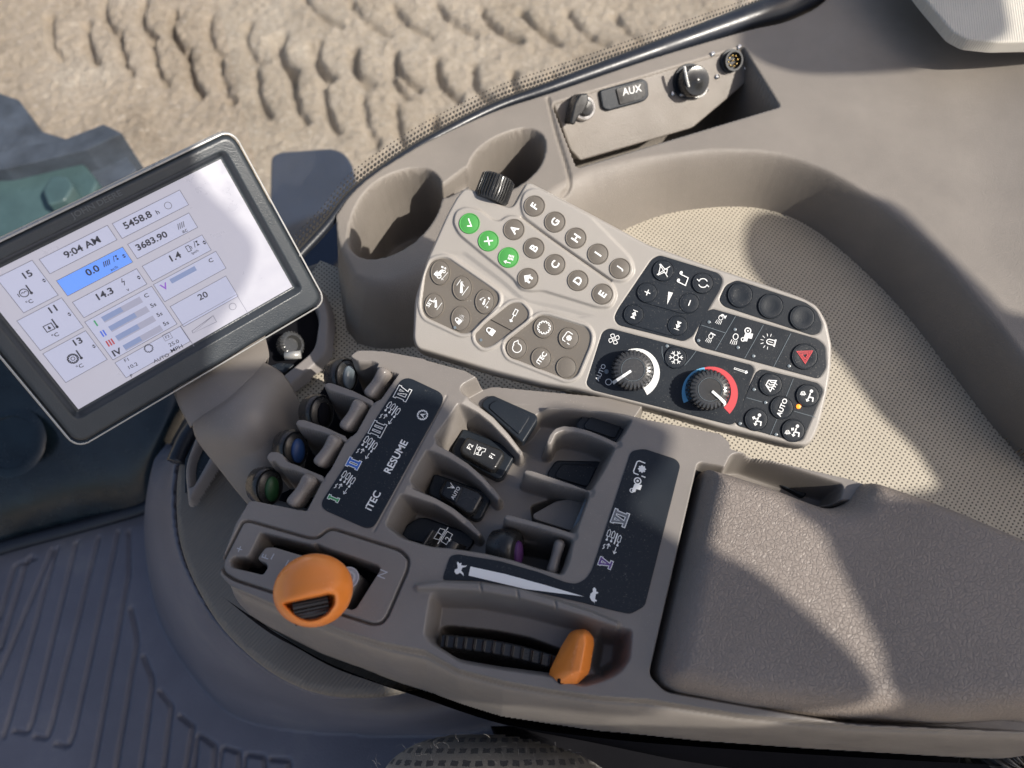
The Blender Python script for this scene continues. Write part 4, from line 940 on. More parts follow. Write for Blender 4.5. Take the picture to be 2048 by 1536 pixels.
def build_keypad():
    c = KP.uvs(OUT); f = Field(KP, c[:, 0].min()-.004, c[:, 0].max()+.004, c[:, 1].min()-.004, c[:, 1].max()+.004, .0005, -.022)
    Q = rnd(c, .004)
    f.blend(Q, 0, .0045, .0006, prof=lambda t: np.sqrt(np.clip(1-(1-t)**2, 0, 1)))
    pod = KP.uvs(rnd([(1040, 408), (1048, 384), (1068, 376), (1100, 388), (1180, 432), (1262, 516), (1270, 545), (1250, 566), (1224, 562), (1130, 496), (1046, 434)], 12))
    f.add(pod, .0016, .0022, .001)
    main = KP.uvs(rnd([(906, 446), (912, 422), (932, 414), (960, 420), (985, 440), (1000, 443), (1014, 432), (1036, 432), (1130, 500), (1226, 568), (1234, 592), (1222, 616), (1196, 616), (1085, 582), (1064, 584), (1040, 580), (1028, 560), (1010, 545), (960, 505), (918, 470)], 10))
    f.add(main, .0020, .0022, .001)
    f.groove(KP.uvs([(1042, 436), (1130, 498), (1222, 562)]), -.0014, .0011, False)
    # scoop along the middle
    f.add(KP.uvs(rnd([(870, 500), (930, 500), (1010, 560), (1050, 596), (1120, 610), (1200, 632), (1160, 640), (1080, 622), (1020, 600), (985, 575), (900, 515)], 8)), -.0012, .004)
    for I in (IN1, IN2, IN3):
        q = rnd(KP.uvs(I), .004); f.add(q, .0011, .0012, .0030); f.add(q, -.0017, .0010, .0006)
    for I in (AUD, BLK, LGT, HVC, VNT): f.add(rnd(KP.uvs(I), .004), -.0006, .0006, .0006)
    # recess round the thumb wheel
    f.blend(rnd(KP.uvs([(940, 372), (960, 356), (1030, 392), (1014, 410), (1000, 402)]), .002), -.006, .003)
    f.build('keypad_body', M['keypad'], key, sd(Q, f.U, f.V) < .0010)
AUD = [(1319, 510), (1437, 546), (1447, 560), (1440, 580), (1386, 672), (1368, 683), (1236, 650), (1228, 636), (1236, 618), (1304, 518)]
BLK = [(1474, 560), (1612, 605), (1634, 622), (1645, 650), (1640, 666), (1626, 671), (1448, 613), (1438, 600), (1452, 570)]
LGT = [(1424, 617), (1636, 678), (1651, 692), (1653, 736), (1638, 758), (1400, 694), (1388, 680), (1410, 626)]
HVC = [(1218, 656), (1504, 730), (1510, 740), (1470, 846), (1460, 850), (1184, 780), (1172, 768), (1205, 664)]
VNT = [(1524, 738), (1636, 766), (1648, 780), (1606, 880), (1594, 884), (1476, 852), (1469, 842), (1512, 744)]
build_keypad()
def film(name, P, mat, h=.0003, r=7): return extr(name, rnd(P, r), KP, h, .001, mat, key, bev=.0002)
b1 = film('key_panel', IN1, M['brown'], -.0004, 12); b2 = film('key_panel', IN2, M['brown'], -.0002, 14); b3 = film('key_panel', IN3, M['brown'], -.0004, 12)
aud = film('audio_panel', AUD, M['black'], 0); blk = film('blank_key_panel', BLK, M['black'], 0); lgt = film('light_panel', LGT, M['black'], 0); hvc = film('climate_panel', HVC, M['black'], 0); vnt = film('airflow_panel', VNT, M['black'], 0)
def button(x, y, r, h, mat, ry=None, parent=key, rim=True, name='button', ang=0, dome=.0006):
    c, e, f_, sc = frame(KP, x, y, ang, h); rr = r*sc; ry_ = (ry or r)*sc
    O = KP.w(c[0], c[1], h); X_ = KP.U*e[0]+KP.V*e[1]
    return lathe(name, [(rr*1.06, -.0012), (rr*1.05, .0001), (rr*1.01, .0006), (rr*.97, .0006), (rr*.92, .00025), (rr*.84, .00035), (rr*.5, .0005+dome*.5), (rr*.02, .0005+dome*.6)], O, KP.N, mat, parent, 40, X=X_, sy=ry_/rr)
HB = .0033     # height of button tops over the plane
KA = 54
def lett(s, x, y, mat=None, r=20.5, h=.0020, key_mat=None, sz=16):
    b = button(x, y, r, h, key_mat or M['brown']); 
    if s: T(s, x, y, sz, KA, KP, h+.0010, M['white'], b, off=.03)
    return b
for s_, x, y in (('F', 1069, 412), ('G', 1110, 444), ('H', 1152, 476), ('I', 1196, 508), ('J', 1240, 537)): lett(s_, x, y, h=.0018)
for s_, x, y in (('A', 1028, 459), ('B', 1068, 496), ('C', 1110, 529), ('D', 1156, 561), ('E', 1205, 588)): lett(s_, x, y, h=.0022)
W_ = M['white']
b = lett(None, 939, 447, r=20, key_mat=M['green'], h=.0022); ic([('s', [(-7, 1), (-2, -6), (7, 8)], 2.6)], 939, 447, KA, KP, .0032, W_, b)
b = lett(None, 977, 482, r=20, key_mat=M['green'], h=.0022); ic([('s', [(-6, -7), (6, 7)], 2.8), ('s', [(-6, 7), (6, -7)], 2.8)], 977, 482, KA, KP, .0032, W_, b)
b = lett(None, 1017, 515, r=20, key_mat=M['green'], h=.0022)
ic([('p', [(x_, y_), (x_+4.4, y_), (x_+4.4, y_+2), (x_, y_+2)]) for x_ in (-3, 2.5) for y_ in (-9, -6, -3, 0)][:8]+[('s', [(-9, -6), (-9, 6)], 1.8), ('s', [(-12, 3), (-9, 7.5), (-6, 3)], 1.8)], 1018, 516, KA+20, KP, .0032, W_, b)
b = lett(None, 1056, 557, h=.0022); ic([('p', [(-10, 0), (0, 10), (10, 0), (7, 0), (7, -8), (2.5, -8), (2.5, -2), (-2.5, -2), (-2.5, -8), (-7, -8), (-7, 0)])], 1056, 557, KA, KP, .0032, W_, b)
# hitch keys
hk = .0002
def arrow(x0, y0, x1, y1, w=1.3, s_=3): 
    d = nrm((x1-x0, y1-y0)); n_ = np.array([-d[1], d[0]]); p = np.array([x1, y1])
    return [('s', [(x0, y0), (x1, y1)], w), ('s', [tuple(p-d*s_+n_*s_), (x1, y1), tuple(p-d*s_-n_*s_)], w)]
arm = [('c', [(-9, -6), (-6, -9), (9, 5), (6, 8)], 1.4), ('p', [(-8, -4), (-3, -9), (8, 4), (5, 7)]), ('s', [(-8, -12), (12, -3)], 1.4)]
def brn(x, y, par, rx=19, ry=24): return button(x, y, rx, hk, M['brown'], ry, par, ang=0, dome=.0003)
b = brn(881, 545, b1); ic(tractor()+[('s', [(-12, -14), (12, -14)], 1.1), ('s', [(-8, -18), (-8, -11)], 1), ('p', [(12, 0), (16, 3), (14, 8), (11, 6)]), ('p', [(14, -6), (18, -4), (17, 0), (13, -2)])], 880, 545, KA-5, KP, hk+.0009, W_, b, k=.85)
b = brn(925, 576, b1); ic([('p', [(-10, -2), (-9, -6), (-5, -6), (8, 5), (6, 8)]), ('c', circ(-7, -4, 2, 8), .9), ('s', [(-12, -9), (10, -9)], 1.2), ('s', [(-2, 12), (12, 12)], 1.3)]+arrow(5, -2, 9, 9), 924, 576, KA, KP, hk+.0009, W_, b)
b = brn(970, 603, b1); ic([('p', [(-8, 2), (-8, -2), (-5, -3), (5, 2), (4, 4)]), ('s', [(-10, -6), (6, -6)], 1.1), ('s', circ(-2, 0, 10, 8, 40, 100), 1.2), ('p', [(-4, 12), (-2, 7), (0, 11)]), ('p', [(8, -6), (12, -5), (12, 0), (9, -1)]), ('p', [(-10, -12), (-5, -13), (-6, -8)])], 970, 603, KA, KP, hk+.0009, W_, b, k=.95)
b = brn(869, 611, b1); ic([('p', [(-6, -3), (-5, -7), (-1, -7), (11, 3), (9, 6)]), ('s', [(-8, -11), (13, -11)], 1.2), ('s', [(2, 8), (14, 8)], 1.2)]+arrow(2, 14, 5, 4), 870, 609, KA, KP, hk+.0009, W_, b, k=.85); T('SET', 859, 606, 8, KA+4, KP, hk+.0009, W_, b, off=.02)
def lock(k=1): return [('p', [(-6, -7), (6, -7), (6, 2), (-6, 2)]), ('s', [(-4, 2)]+circ(0, 5, 4, 8, 180, 0)+[(4, 2)], 1.9)]
b = brn(922, 637, b1); ic(lock()+[('s', [(8, -8), (9, 6), (11, -6), (12, 8), (14, -4), (15, 5), (17, -2)], 1.0)], 917, 642, KA-8, KP, hk+.0009, W_, b, k=.85)
ic([('p', circ(0, 0, 3, 12))], 910, 655, 0, KP, hk+.0009, M['led'], b, 'led')
ic([('s', [(0, 0), (44, -23)], 1.2)], 981, 639, 0, KP, hk, M['dark'], b2, 'split_line')
ic([('c', [(-3, 2), (3, 2), (3, 14), (-3, 14)], 1.6), ('s', [(0, 2), (0, -9)], 1.6), ('s', circ(0, -13, 4, 8, 150, 30), 1.6), ('p', circ(0, -11, 2.6, 8))], 1027, 632, -28, KP, hk+.0002, W_, b2, 'cylinder_symbol')
ic(lock(), 982, 663, KA, KP, hk+.0002, W_, b2, 'lock_symbol', 1.1); ic([('p', circ(0, 0, 3, 12))], 962, 680, 0, KP, hk+.0002, M['led'], b2, 'led')
def brr(x, y): return button(x, y, 20, hk, M['brown'], 21, b3, dome=.0003)
b = brr(1088, 655); ic([('c', [(p[0]*1.25, p[1]*1.25) for p in gear], 1.5)], 1088, 655, 0, KP, hk+.0009, W_, b)
b = brr(1138, 676); ic(ptosym, 1138, 676, KA, KP, hk+.0009, W_, b, k=.85)
b = brr(1034, 696); ic([('c', circ(0, 0, 9, 18, 20, 320)+[(13, -8), (13, 0), (10, 4)], 1.6)], 1034, 696, KA+60, KP, hk+.0009, W_, b)
b = brr(1083, 716); T('iTEC', 1083, 716, 10, KA, KP, hk+.0009, W_, b, off=.025)
brr(1133, 735)
# audio keys
ha = .0007; KB = 68
def blb(x, y, r, par, ry=None): return button(x, y, r, ha, M['black'], ry, par, dome=-.0004)
def pill(P, par): return extr('key_pill', rnd(P, 16), KP, ha, .0012, M['black'], par, bev=.0004)
pill([(1300, 564), (1322, 566), (1396, 586), (1402, 606), (1386, 627), (1366, 628), (1284, 604), (1274, 590), (1284, 570)], aud)
pill([(1270, 607), (1292, 611), (1370, 632), (1377, 652), (1362, 672), (1340, 672), (1256, 648), (1246, 634), (1256, 614)], aud)
b = blb(1327, 541, 21, aud); ic([('c', [(-7, -4), (-7, 4), (-1, 4), (8, 11), (8, -11), (-1, -4)], 1.6), ('s', [(-11, -11), (11, 11)], 1.5), ('s', [(-11, 11), (11, -11)], 1.5)], 1327, 541, KB+100, KP, ha+.001, W_, b)
ic([('s', [(-7, -7), (-7, 9), (9, 11), (9, -5)], 2.0), ('p', circ(-10, -8, 3.8, 12, ry=3)), ('p', circ(6, -6, 3.8, 12, ry=3))], 1365, 558, KB-180-5, KP, ha, W_, aud, 'music_note_symbol')
b = blb(1406, 566, 21, aud); ic([('s', circ(0, 0, 9, 8, 20, 150), 1.8), ('s', circ(0, 0, 9, 8, 200, 330), 1.8), ('s', [(-12, 8), (-8, 4), (-4, 9)], 1.8), ('s', [(12, -8), (8, -4), (4, -9)], 1.8)], 1406, 566, 0, KP, ha+.001, W_, b)
b = blb(1295, 585, 20, aud); ic([('s', [(-6, 0), (6, 0)], 2), ('s', [(0, -6), (0, 6)], 2)], 1295, 585, KB, KP, ha+.001, W_, b)
ic([('p', [(-14, 0), (12, 4.6), (12, -4.6)])], 1338, 596, KB+6, KP, ha+.0004, W_, aud, 'volume_symbol')
b = blb(1379, 606, 20, aud); ic([('s', [(-6, 0), (6, 0)], 2)], 1379, 606, KB, KP, ha+.001, W_, b)
for x, y, a_ in ((1268, 629, KB), (1356, 651, KB+180)):
    b = blb(x, y, 20, aud); ic([('p', [(-8, -5), (-8, 5), (0, 0)]), ('p', [(-1, -5), (-1, 5), (7, 0)]), ('s', [(8, -5), (8, 5)], 1.4)], x, y, a_, KP, ha+.001, W_, b)
for x, y in ((1481, 590), (1542, 612), (1605, 635)):
    button(x, y, 25, ha, M['black'], None, blk, dome=-.0012)
# light keys
hl = .0003
for seg in ([(1471, 632), (1431, 701)], [(1527, 649), (1489, 718)], [(1582, 666), (1547, 735)], [(1403, 650), (1451, 666)]):
    m0 = np.mean(seg, 0); d = (np.array(seg[1])-m0)*np.array([1, -1]); ic([('s', [tuple(-d), tuple(d)], 1.0)], m0[0], m0[1], 0, KP, hl, M['led'], lgt, 'split_line')
def lamp(): return [('c', circ(0, 6, 5, 12, ry=6), 1.5), ('s', [(-6, -1), (-8, -10)], 1.2), ('s', [(-2.5, -2), (-4, -11)], 1.2), ('s', [(1, -2), (0, -11)], 1.2), ('s', [(4.5, -1), (4, -10)], 1.2)]
ic(lamp(), 1440, 640, -20, KP, hl, W_, lgt, 'work_light_symbol', .85); T('2', 1447, 632, 11, KB-8, KP, hl, W_, lgt, off=.02)
ic(lamp(), 1420, 677, -20, KP, hl, W_, lgt, 'work_light_symbol', .85); T('1', 1426, 668, 11, KB-8, KP, hl, W_, lgt, off=.02)
ic(lamp(), 1470, 679, -12, KP, hl, W_, lgt, 'head_light_symbol', 1.0)
ic([('c', circ(-7, 0, 6, 16), 2.2), ('p', circ(-7, 0, 2, 8)), ('p', [(-1, -1), (-4, 12), (7, 12), (8, 4), (15, 4), (16, -4), (0, -4)]), ('c', circ(13, -5, 3.8, 12), 1.8)], 1494, 668, -105, KP, hl, W_, lgt, 'tractor_symbol', .95)
ic([('s', [(-8, -10), (8, -10)], 1.8), ('s', [(-8, -8), (8, -8)], 1), ('s', [(-5, -8), (-5, 3)]+circ(0, 3, 5, 8, 180, 0)+[(5, -8)], 1.8), ('s', [(0, -5), (0, 4)], 1.2)]+[('s', [(11*math.cos(a), 4+11*math.sin(a)), (17*math.cos(a), 4+17*math.sin(a))], 1.2) for a in np.radians([-5, 25, 60, 90, 120, 155, 185])], 1541, 684, 75, KP, hl, W_, lgt, 'beacon_symbol', .95)
hz = button(1610, 713, 26, ha, M['black'], None, lgt, dome=-.001)
ic([('c', [(0, 14), (14, -9), (-14, -9)], 1.5), ('c', [(0, 10), (10, -6.6), (-10, -6.6)], 1.2), ('c', [(0, 5.5), (6, -4), (-6, -4)], 1.5)], 1610, 712, 182, KP, ha+.0004, M['red'], hz, 'hazard_symbol', 1.1)
def led(x, y, par, mat=None, r=3.6, h=hl): 
    return lathe('led', [(r*.00031, 0), (r*.00029, .0003), (r*.0001, .0005)], KP.hit(x, y, h), KP.N, mat or M['led'], par, 14)
for x, y in ((1418, 644), (1397, 681), (1470, 659), (1476, 695), (1507, 712), (1578, 732)): led(x, y, lgt)
# climate dials
ic([('c', [(2*math.cos(a0)+0, 2*math.sin(a0))]+[(x_*math.cos(a0)-y_*math.sin(a0), x_*math.sin(a0)+y_*math.cos(a0)) for x_, y_ in ((5, 3.5), (10, 4), (11, 0), (9, -3.5), (5, -3))], 1.4) for a0 in np.radians([20, 110, 200, 290])], 1228, 678, 0, KP, hl, W_, hvc, 'fan_symbol')
def arcp(cx, cy, r0, r1, a0, a1, t0=None, n=26):
    """ring sector; width grows from t0 to full"""
    A_ = np.radians(np.linspace(a0, a1, n)); k = np.linspace(t0 if t0 is not None else 1, 1, n)
    o_ = [(cx+(r0+(r1-r0)*kk)*math.cos(a), cy+(r0+(r1-r0)*kk)*math.sin(a)) for a, kk in zip(A_, k)]; i_ = [(cx+r0*math.cos(a), cy+r0*math.sin(a)) for a in A_]
    V = o_+i_; return V, [(i, i+1, n+i+1, n+i) for i in range(n-1)]
def arcmesh(px, py, args, mat, name, h=hl):
    c, e, f_, sc = frame(KP, px, py, 0, h); V, Fc = arcp(0, 0, *args); P = [KP.w(*(c+(p[0]*e+p[1]*f_)*sc), h) for p in V]
    return mk(name, P, Fc, mat, hvc, False)
arcmesh(1268, 741, (40, 56, 118, -62, .15), W_, 'fan_speed_scale'); 
arcmesh(1418, 783, (44, 56, 100, 205, .5), M['cyan'], 'cold_scale'); arcmesh(1418, 783, (44, 61, 100, -48, .35), M['red'], 'hot_scale')
ic([('c', [(-14, -1.4), (8, -1.4), (11, -3), (14, 0), (11, 3), (8, 1.4), (-14, 1.4)], 1.1), ('p', circ(11, 0, 2.6, 10))], 1482, 741, -18, KP, hl, W_, hvc, 'thermometer_symbol')
T('AUTO', 1201, 745, 9, KB-2, KP, hl, W_, hvc, off=.0); led(1213, 743, hvc, None, 5); ic([('c', circ(0, 0, 6, 16), 1.1)], 1217, 764, 0, KP, hl, W_, hvc, 'off_symbol')
sn = button(1352, 715, 22, ha, M['black'], None, hvc, dome=-.0006)
ic([('s', [(4*math.cos(a), 4*math.sin(a)), (14*math.cos(a), 14*math.sin(a))], 1.5) for a in np.radians(range(0, 360, 60))]+[('s', [(13*math.cos(a-.32), 13*math.sin(a-.32)), (8.5*math.cos(a), 8.5*math.sin(a)), (13*math.cos(a+.32), 13*math.sin(a+.32))], 1.3) for a in np.radians(range(0, 360, 60))]+[('c', circ(0, 0, 5.5, 6), 1.3)], 1352, 715, 0, KP, ha+.0005, W_, sn, 'snowflake_symbol')
led(1334, 692, hvc)
ic([('s', [(-26, 22), (-26, 8), (-22, -8), (-12, -20), (4, -24), (20, -16), (32, -2), (42, 12)], 1.0)], 1350, 714, 0, KP, hl, M['led'], hvc, 'split_line')
def dial(x, y, r, pointer, name):
    sc = np.linalg.norm(KP.uv(x+10, y, .014)-KP.uv(x, y, .014))/10; R = r*sc; c = KP.uv(x, y, .014)
    O = KP.w(c[0], c[1], 0); rb = lambda th, i: 1+((-.075 if i in (1, 2, 3, 4) else -.03)*(np.abs(np.sin(th*14)) < .45) if 1 <= i <= 5 else 0)
    o = lathe('dial', [(R*1.03, 0), (R*1.02, .002), (R*1.0, .006), (R*.97, .010), (R*.90, .0125), (R*.70, .0140), (R*.58, .0141), (R*.56, .0135), (R*.54, .0141), (R*.3, .0142), (R*.02, .0142)], O, KP.N, M['dial'], hvc, 224, rb); o['label'] = name
    ring = lathe('dial_ring', [(R*.545, .0137), (R*.55, .0145), (R*.565, .0145), (R*.57, .0137)], O, KP.N, M['led'], o, 48, caps=False)
    a = math.radians(pointer); c_, e, f_, s_ = frame(KP, x, y, 0, .014)
    d = e*math.cos(a)+f_*math.sin(a); n_ = np.array([-d[1], d[0]]); P = []
    V = []
    for (t, w, hh) in ((.12, 2.6, .0152), (.60, 2.8, .0154), (.93, 3.2, .0132), (1.12, 3.6, .004)):
        for sg in (-1, 1): q = c_+(d*t*r+n_*sg*w)*s_; V.append(KP.w(q[0], q[1], hh))
        for sg in (1, -1): q = c_+(d*t*r+n_*sg*w)*s_; V.append(KP.w(q[0], q[1], hh-.0025))
    Fc = [(0, 3, 2, 1), (12, 13, 14, 15)]
    for i in range(3):
        for k_ in range(4): Fc.append((4*i+k_, 4*i+(k_+1) % 4, 4*i+4+(k_+1) % 4, 4*i+4+k_))
    mk('pointer', V, Fc, M['white'], o, False)
dial(1266, 739, 42, 214, 'ribbed fan speed dial pointing lower left'); dial(1420, 779, 43, -42, 'ribbed temperature dial pointing lower right')
# airflow keys
for seg in ([(1587, 757), (1572, 794)], [(1493, 795), (1524, 804)], [(1588, 822), (1632, 835)], [(1554, 838), (1540, 871)]):
    m0 = np.mean(seg, 0); d = (np.array(seg[1])-m0)*np.array([1, -1]); ic([('s', [tuple(-d), tuple(d)], 1.0)], m0[0], m0[1], 0, KP, hl, M['led'], vnt, 'split_line')
def vb(x, y, r=23): return button(x, y, r, ha, M['black'], None, vnt, dome=-.0006)
def wind(s_=1.0, ox=0, oy=0): 
    p = [('c', [(-9, -3), (-4, 7), (4, 7), (9, -3)], 1.5)]+[('s', [(x_, -7), (x_+1.5, -2), (x_-1, 2), (x_+.5, 5)], 1.3) for x_ in (-4, 0, 4)]
    return [(q[0], [(a*s_+ox, b_*s_+oy) for a, b_ in q[1]], q[2]*max(s_, .75)) for q in p]
def man(ox=0, oy=0): return [('p', circ(6+ox, 9+oy, 3.4, 12)), ('s', [(4+ox, 5+oy), (1+ox, -3+oy), (9+ox, -5+oy), (8+ox, -13+oy)], 2.6)]
def arw(x0, y0, x1, y1): 
    d = nrm((x1-x0, y1-y0)); n_ = np.array([-d[1], d[0]]); p = np.array([x1, y1], float); b_ = p-d*5
    return [('s', [(x0, y0), tuple(b_)], 2.6), ('p', [tuple(b_+n_*4.5), tuple(p), tuple(b_-n_*4.5)])]
RA = 0
b = vb(1542, 769); ic(wind(1.35), 1543, 770, 60, KP, ha+.0005, W_, b, 'windscreen_symbol')
b = vb(1616, 791); ic(man(1, 0)+arw(2, -3, -3, -13)+wind(.6, -10, 4), 1616, 791, RA, KP, ha+.0005, W_, b, 'airflow_symbol')
b = vb(1513, 839); ic(man(0, 0)+arw(-1, -3, -3, -13)+arw(0, 1, -9, 5), 1513, 839, RA, KP, ha+.0005, W_, b, 'airflow_symbol')
b = vb(1587, 861); ic(man(2, 0)+arw(1, -3, -1, -13)+arw(1, 1, -5, 5)+wind(.6, -12, -4), 1587, 861, RA, KP, ha+.0005, W_, b, 'airflow_symbol')
b = vb(1564, 815, 23); T('AUTO', 1564, 815, 10, KB, KP, ha+.0008, W_, b, off=.02)
for x, y in ((1508, 779), (1531, 805), (1480, 847), (1552, 869)): led(x, y, vnt)
led(1597, 813, vnt, M['ledon'], 5)
# thumb wheel at the top
c0 = KP.hit(984, 392, -.004); c1 = KP.hit(999, 352, -.004); ax = nrm(c1-c0)
rb = lambda th, i: 1+(.05*np.sign(np.sin(th*34)) if 1 <= i <= 2 else 0)
lathe('thumb_wheel', [(.0104, -.004), (.0116, -.001), (.0114, .0125), (.0102, .0138), (.001, .0140)], c0, ax, M['knobblk'], key, 272, rb)
for x, y, w in ((1137, 798, .010), (1212, 806, .016)):
    tube('bracket_arm', [KP.hit(x-w*600, y-20, -.02), KP.hit(x, y+16, -.03), G(x, y+60, -.10)], .0042, M['silver'], key, 12)
tube('support_post', [KP.hit(1180, 740, -.02), G(1180, 800, -.175)], .016, M['trim'], key, 20)

# ------------------------------------------------------------------ display
def rect_plane(c4, width):
    """corner pixels TL,TR,BR,BL of a rectangle -> world corners (parallelogram condition), scaled to the given width"""
    d = [ray(*p) for p in c4]; A = np.stack([d[0], -d[1], d[2]], 1); t = np.linalg.solve(A, d[3]); t = np.array([t[0], t[1], t[2], 1.0])
    P = np.array([dd*tt for dd, tt in zip(d, t)]); k = width/np.linalg.norm(P[1]-P[0]); return CAMP+P*k
def build_display():
    BZ = [(-141, 549), (462, 258), (655, 604), (157, 898)]
    W4 = rect_plane(BZ, .190); O = W4.mean(0); N = nrm(np.cross(W4[1]-W4[0], W4[3]-W4[0])); N = N if N@(CAMP-O) > 0 else -N
    global DP; DP = Plane(O, N, W4[1]-W4[0])
    print('display N', N, 'O', O, 'corners', W4, 'angle', math.degrees(math.acos(nrm(W4[1]-W4[0])@nrm(W4[3]-W4[0]))), 'h', np.linalg.norm(W4[3]-W4[0]))
    dsp = thing('display_monitor', G(540, 980, -.05), 'tilted touch screen monitor in black frame with silver rim on a stalk', 'monitor')
    P = [(-141, 549), (448, 262), (478, 276), (650, 585), (646, 613), (178, 890), (148, 884)]
    q = DP.uvs([(-141, 549), (462, 256), (655, 604), (155, 898)])
    def grow(Q, g): c = Q.mean(0); return np.array([p+np.sign(p-c)*g for p in Q])
    # square the outline up in the display's own axes
    u0, u1 = (q[0, 0]+q[3, 0])/2, (q[1, 0]+q[2, 0])/2; v1, v0 = (q[0, 1]+q[1, 1])/2, (q[2, 1]+q[3, 1])/2
    R4 = np.array([(u0, v0), (u1, v0), (u1, v1), (u0, v1)])
    fr_ = Field(DP, u0-.004, u1+.004, v0-.004, v1+.004, .0005, -.006)
    QO = rnd(grow(R4, .0010), .0115, 8); QI = rnd(grow(R4, -.0006), .0102, 8)
    fr_.blend(QO, .0006, .0010, .0002)
    fr_.build('rim', M['silver'], dsp, (sd(QO, fr_.U, fr_.V) < .0002) & (sd(QI, fr_.U, fr_.V) > -.0006))
    extr('back_shell', rnd(grow(R4, -.004), .009, 8), DP, -.0116, .016, M['bezel'], dsp, bev=.001, uv=True)
    f = Field(DP, u0-.002, u1+.002, v0-.002, v1+.002, .0006, -.004)
    Q = rnd(grow(R4, -.0008), .0105, 8); f.blend(Q, .0012, .004, prof=lambda t: np.sqrt(np.clip(1-(1-t)**2, 0, 1)))
    s = DP.uvs([(-61, 566), (443, 322), (590, 576), (164, 816)])
    su0, su1 = (s[0, 0]+s[3, 0])/2, (s[1, 0]+s[2, 0])/2; sv1, sv0 = (s[0, 1]+s[1, 1])/2, (s[2, 1]+s[3, 1])/2
    SR = np.array([(su0, sv0), (su1, sv0), (su1, sv1), (su0, sv1)])
    f.blend(rnd(grow(SR, .0052), .005), -.0040, .004); 
    fb = f.build('bezel', M['bezel'], dsp, sd(Q, f.U, f.V) < .0003)
    m, nt, b = new_mat('screen_lit'); b.inputs['Base Color'].default_value = (.16, .16, .17, 1); b.inputs['Roughness'].default_value = .36; b.inputs['Specular IOR Level'].default_value = 1.0
    b.inputs['Emission Color'].default_value = (.52, .50, .60, 1); b.inputs['Emission Strength'].default_value = .54
    rr = ramp(nt, noise(nt, 60, 6, .7), [(.35, (.26, .26, .26)), (.65, (.48, .48, .48))]); nt.links.new(rr, b.inputs['Roughness'])
    scr = extr('screen', SR, DP, -.0034, .001, m, dsp, uv=True)
    # screen contents
    def emat(n, c, e=.55):
        return flatmat(n, c, .4, e)
    line = emat('screen_line', (.16, .16, .20), .25); ink = emat('screen_ink', (.035, .035, .05), .2); boxc = emat('screen_box', (.36, .37, .47), .58); sel = emat('screen_blue', (.10, .22, .62), .75); barc = emat('screen_bar', (.17, .21, .34), .6)
    red = emat('screen_red', (.35, .06, .07), .5); blu = emat('screen_azure', (.06, .12, .5), .5); grn = emat('screen_green', (.05, .28, .12), .4); pur = emat('screen_purple', (.22, .10, .42), .5); shade_ = emat('screen_shade', (.26, .26, .33), .6)
    hs = -.0033
    Z = lambda x, y: (x/2.3271, 240+y/2.3271)        # from zoomed coordinates to photo pixels
    def rectuv(x0, y0, x1, y1):  # two opposite corners (top-left, bottom-right in display axes), zoom coords
        a = DP.uv(*Z(x0, y0), hs); b_ = DP.uv(*Z(x1, y1), hs); return a, b_
    def box(tl, br, fill=boxc, w=.00035, name='readout_box', h=0):
        a, b_ = rectuv(*tl, *br); P_ = [(a[0], a[1]), (b_[0], a[1]), (b_[0], b_[1]), (a[0], b_[1])]
        o = None
        V = [DP.w(u, v, hs+h) for u, v in P_]; Vi = []
        cx, cy = (a[0]+b_[0])/2, (a[1]+b_[1])/2
        Vi = [DP.w(u-math.copysign(w, u-cx), v-math.copysign(w, v-cy), hs+h) for u, v in P_]
        o = mk(name, V+Vi, [(0, 1, 5, 4), (1, 2, 6, 5), (2, 3, 7, 6), (3, 0, 4, 7)], line, scr, False)
        if fill: mk(name+'_fill', Vi, [(0, 1, 2, 3)], fill, scr, False)
        return o
    def fillr(tl, br, mat, name='bar', h=.00006):
        a, b_ = rectuv(*tl, *br); mk(name, [DP.w(a[0], a[1], hs+h), DP.w(b_[0], a[1], hs+h), DP.w(b_[0], b_[1], hs+h), DP.w(a[0], b_[1], hs+h)], [(0, 1, 2, 3)], mat, scr, False)
    AN = math.degrees(math.atan2(-(322-566), 443+61))
    def tx(s_, x, y, sz, mat=ink, off=.01, dh=.0001, **k): p = Z(x, y); return T(s_, p[0], p[1], sz, AN+k.get('da', 0), DP, hs+dh, mat, scr, off=off+.004, sx=1.16)
    # boxes given by top-left and bottom-right corner
    box((180, 648), (547, 558)); tx('9:04 AM', 382, 592, 15, off=.02)
    box((520, 480), (905, 440+0), None) if False else None
    box((520, 482), (880, 395)); tx('5458.8', 640, 465, 14.5, off=.02); tx('h', 733, 428, 9)
    box((260, 748), (620, 662), sel); tx('0.0', 430, 700, 15, off=.02)
    box((592, 578), (922, 500)); tx('3683.90', 706, 562, 14, off=.02)
    box((335, 848), (686, 764)); tx('14.3', 488, 808, 15, off=.02)
    box((660, 680), (985, 606)); tx('1.4', 816, 635, 14, off=.02)
    box((-20, 735), (273, 815)); tx('15', 128, 718, 14.5, off=.02)
    box((76, 935), (391, 965)); tx('11', 246, 880, 14.5, off=.02)
    box((197, 1088), (501, 1115)); tx('13', 362, 1030, 14.5, off=.02)
    box((392, 940), (826, 940+10)); box((712, 766), (1054, 690)); box((790, 868), (1110, 820)); box((838, 958), (1180, 940), None); box((533, 1130), (887, 1030))
    for t_, x, y in (('°C', 137, 846), ('°C', 257, 1001), ('°C', 371, 1146)): tx(t_, x, y, 9)
    for t_, x, y, c_ in (('I', 446, 946, grn), ('II', 481, 993, blu), ('III', 513, 1036, red), ('IV', 545, 1080, ink)): tx(t_, x, y, 14, c_, .02)
    tx('V', 765, 775, 14, pur, .02)
    for t_, x, y in (('C', 681, 817), ('5s', 713, 861), ('5s', 742, 904), ('5s', 772, 946), ('C', 981, 653)): tx(t_, x, y, 8.5)
